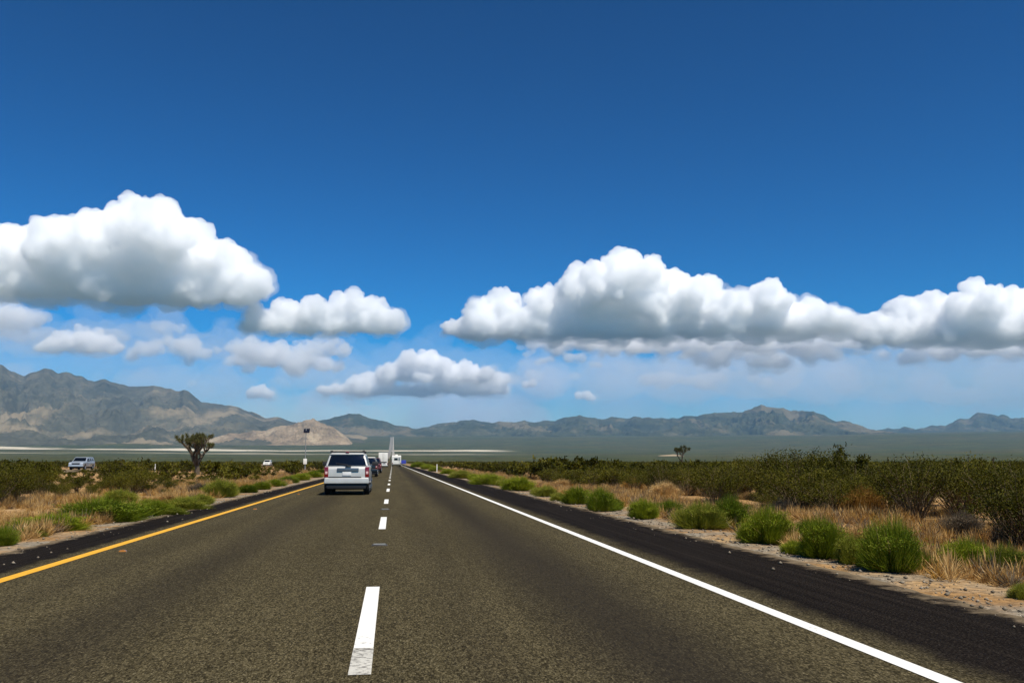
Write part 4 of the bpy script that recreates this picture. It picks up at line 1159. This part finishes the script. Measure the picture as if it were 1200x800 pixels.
cloud('grey lower layer beneath the largest cumulus', 21500, row(625, 1030, 402, 15, 9, 4, 1), 416, CM2, 15, wisp=CW2, rough=1.5, flat=0.75, wide=1.3)
cloud('broken pale layer low under the right clouds', 24500, row(690, 960, 431, 9, 10, 5, 2), 446, CV, 16, rough=2.0, flat=0.6, wide=1.5)
cloud('pale grey layer under the cloud bank at the right edge', 23500, row(1035, 1290, 408, 15, 10, 4, 3), 424, CM2, 20, wisp=CW2, rough=1.6, flat=0.7, wide=1.4)
veil('broad faint veil of rain haze under the right clouds', 27500, [(640, 440, 34), (720, 440, 44), (800, 440, 48), (880, 438, 48), (960, 438, 48), (1040, 440, 48), (1120, 442, 48), (1200, 442, 52), (1290, 440, 60)], CV2, 17, flat=0.8)
cloud('ragged pale cloud above the low cumulus bank over the road', 24000, row(300, 420, 408, 9, 9, 5, 5), 424, CV, 21, rough=2.2, flat=0.6, wide=1.4, wisp=CW2)
cloud('broken pale puffs left of the long low cumulus bank', 26500, row(385, 450, 456, 7, 8, 4, 6), 466, CM2, 22, rough=1.6, flat=0.7, wide=1.3, wisp=CW2)
cloud('thin bright streaks right of the long low cumulus bank', 26500, row(560, 680, 440, 6, 8, 7, 7), 452, CV, 23, rough=2.2, flat=0.55, wide=1.5, wisp=CW2)
cloud('pale streaks under the left part of the largest cumulus', 22500, row(610, 720, 418, 7, 8, 6, 8), 432, CM2, 24, rough=2.0, flat=0.5, wide=1.5, wisp=CW2)
cloud('faint puffs low over the left mountain slope', 25500, row(215, 300, 446, 6, 10, 5, 9), 458, CV, 25, rough=2.0, flat=0.6, wide=1.4, wisp=CW2)
cloud('pale bank behind the low flat white cloud on the left', 22500, row(-40, 260, 392, 10, 11, 6, 10), 408, CV, 26, rough=2.2, flat=0.6, wide=1.5, wisp=CW2)
cloud('bright middle cloud just under the left half of the largest cumulus', 21000, row(640, 790, 404, 11, 9, 6, 31), 420, CM2, 31, rough=1.7, flat=0.7, wide=1.4, wisp=CW2)
cloud('creamy long cloud under the right half of the largest cumulus', 22000, row(800, 985, 413, 11, 9, 5, 32), 430, CM2, 32, rough=1.8, flat=0.65, wide=1.5, wisp=CW2)
cloud('thin torn cloud lowest under the largest cumulus', 24500, row(720, 930, 441, 8, 10, 5, 33), 456, CV, 33, rough=2.2, flat=0.55, wide=1.6, wisp=CW2)
cloud('white cloud topping the long low bank above the road', 24500, [(455, 436, 12), (478, 428, 15), (500, 424, 16), (520, 432, 13), (545, 436, 14), (570, 442, 11)], 446, CM3, 34, rough=1.2, flat=0.9, wisp=CW2, fill=7)
cloud('pale broken cloud left of the long low bank', 23500, row(255, 410, 418, 13, 10, 7, 35), 436, CM2, 35, rough=1.8, flat=0.65, wide=1.4, wisp=CW2)
veil('grey rain haze standing behind the long right range', 31000, [(x, 500 + 6 * math.sin(x), 66) for x in range(560, 1400, 70)], CV3, 36, flat=0.9)
veil('pale haze bank standing behind the left mountain and the road', 32000, [(x, 502 + 6 * math.sin(x), 56) for x in range(-160, 620, 62)], CV2, 37, flat=0.9)
veil('milky veil between the low clouds left of the road', 29500, [(x, 440 + 5 * math.cos(x), 44) for x in range(-60, 660, 52)], CV3, 38, flat=0.9)
veil('faint veil below the tall left cumulus', 25500, [(40, 400, 30), (110, 396, 34), (190, 396, 34), (270, 404, 30), (-50, 400, 36)], CV2, 18, flat=0.7)
veil('faint veil behind the long low bank of cumulus', 28500, [(360, 440, 28), (420, 446, 30), (500, 446, 30), (570, 450, 26), (640, 456, 18)], CV2, 19, flat=0.8)

# ------------------------------------------------------------------ haze
HZ = MB().box(-17500, 17500, -2700, 18600, float(gz.min()) - 1.5, 1230)
hm = bpy.data.materials.new('haze'); hm.use_nodes = True; hm.node_tree.nodes.clear()
ho = hm.node_tree.nodes.new('ShaderNodeOutputMaterial'); hv = hm.node_tree.nodes.new('ShaderNodeVolumePrincipled')
hv.inputs['Color'].default_value = (0.33, 0.62, 0.94, 1); hv.inputs['Density'].default_value = 3.5e-5; hv.inputs['Anisotropy'].default_value = 0.0
hm.node_tree.links.new(hv.outputs[0], ho.inputs['Volume'])
tag(HZ.build('haze', hm, smooth=False), 'thin blue haze veiling the distant mountains', 'haze', kind='stuff')

# ------------------------------------------------------------------ light
SUN_EL, SUN_AZ = R(58), R(150)      # azimuth clockwise from the road direction: behind and right
w = bpy.data.worlds.new('World'); scn.world = w; w.use_nodes = True
nt = w.node_tree; bg = nt.nodes['Background']
sky = nt.nodes.new('ShaderNodeTexSky'); sky.sky_type = 'NISHITA'; sky.sun_disc = False
sky.sun_elevation = SUN_EL; sky.sun_rotation = SUN_AZ
sky.altitude = 1200; sky.air_density = 1.0; sky.dust_density = 1.0; sky.ozone_density = 3.0
T = NT(nt)
def vscale(v, k):
    n = nt.nodes.new('ShaderNodeVectorMath'); n.operation = 'SCALE'; nt.links.new(v, n.inputs[0]); n.inputs['Scale'].default_value = k; return n.outputs[0]
gm = nt.nodes.new('ShaderNodeGamma'); gm.inputs['Gamma'].default_value = 1.7
hs = nt.nodes.new('ShaderNodeHueSaturation'); hs.inputs['Saturation'].default_value = 1.95; hs.inputs['Hue'].default_value = 0.497
nt.links.new(vscale(sky.outputs[0], 0.14), gm.inputs['Color']); nt.links.new(gm.outputs[0], hs.inputs['Color'])
tn = nt.nodes.new('ShaderNodeVectorMath'); tn.operation = 'MULTIPLY'; tn.inputs[1].default_value = (0.55, 1.0, 1.0)
nt.links.new(vscale(hs.outputs[0], 8.2), tn.inputs[0]); nt.links.new(tn.outputs[0], bg.inputs['Color'])
bg.inputs['Strength'].default_value = 0.095
sl = bpy.data.lights.new('sun', 'SUN'); sl.energy = 5.0; sl.angle = R(0.53); sl.color = (1.0, 0.94, 0.83)
so = link(bpy.data.objects.new('sun', sl))
sd = Vector((math.sin(SUN_AZ) * math.cos(SUN_EL), math.cos(SUN_AZ) * math.cos(SUN_EL), math.sin(SUN_EL)))
so.rotation_euler = sd.to_track_quat('Z', 'Y').to_euler()

# ------------------------------------------------------------------ camera
cd = bpy.data.cameras.new('camera'); cd.sensor_width = 36; cd.lens = 36 * F / 1200; cd.clip_start = 0.1; cd.clip_end = 90000
co = link(bpy.data.objects.new('camera', cd)); co.location = (0, 0, CAM_H)
co.rotation_euler = (math.pi / 2 + PITCH, 0, -YAW)
scn.camera = co

scn.view_settings.view_transform = 'Standard'; scn.view_settings.look = 'None'
scn.view_settings.exposure = 0.22; scn.view_settings.gamma = 1.0; scn.view_settings.use_curve_mapping = False
scn.render.engine = 'CYCLES'
c = scn.cycles
c.use_denoising = True; c.max_bounces = 96; c.diffuse_bounces = 3; c.glossy_bounces = 3; c.transmission_bounces = 4; c.volume_bounces = 96; c.transparent_max_bounces = 16
c.sample_clamp_indirect = 4.0
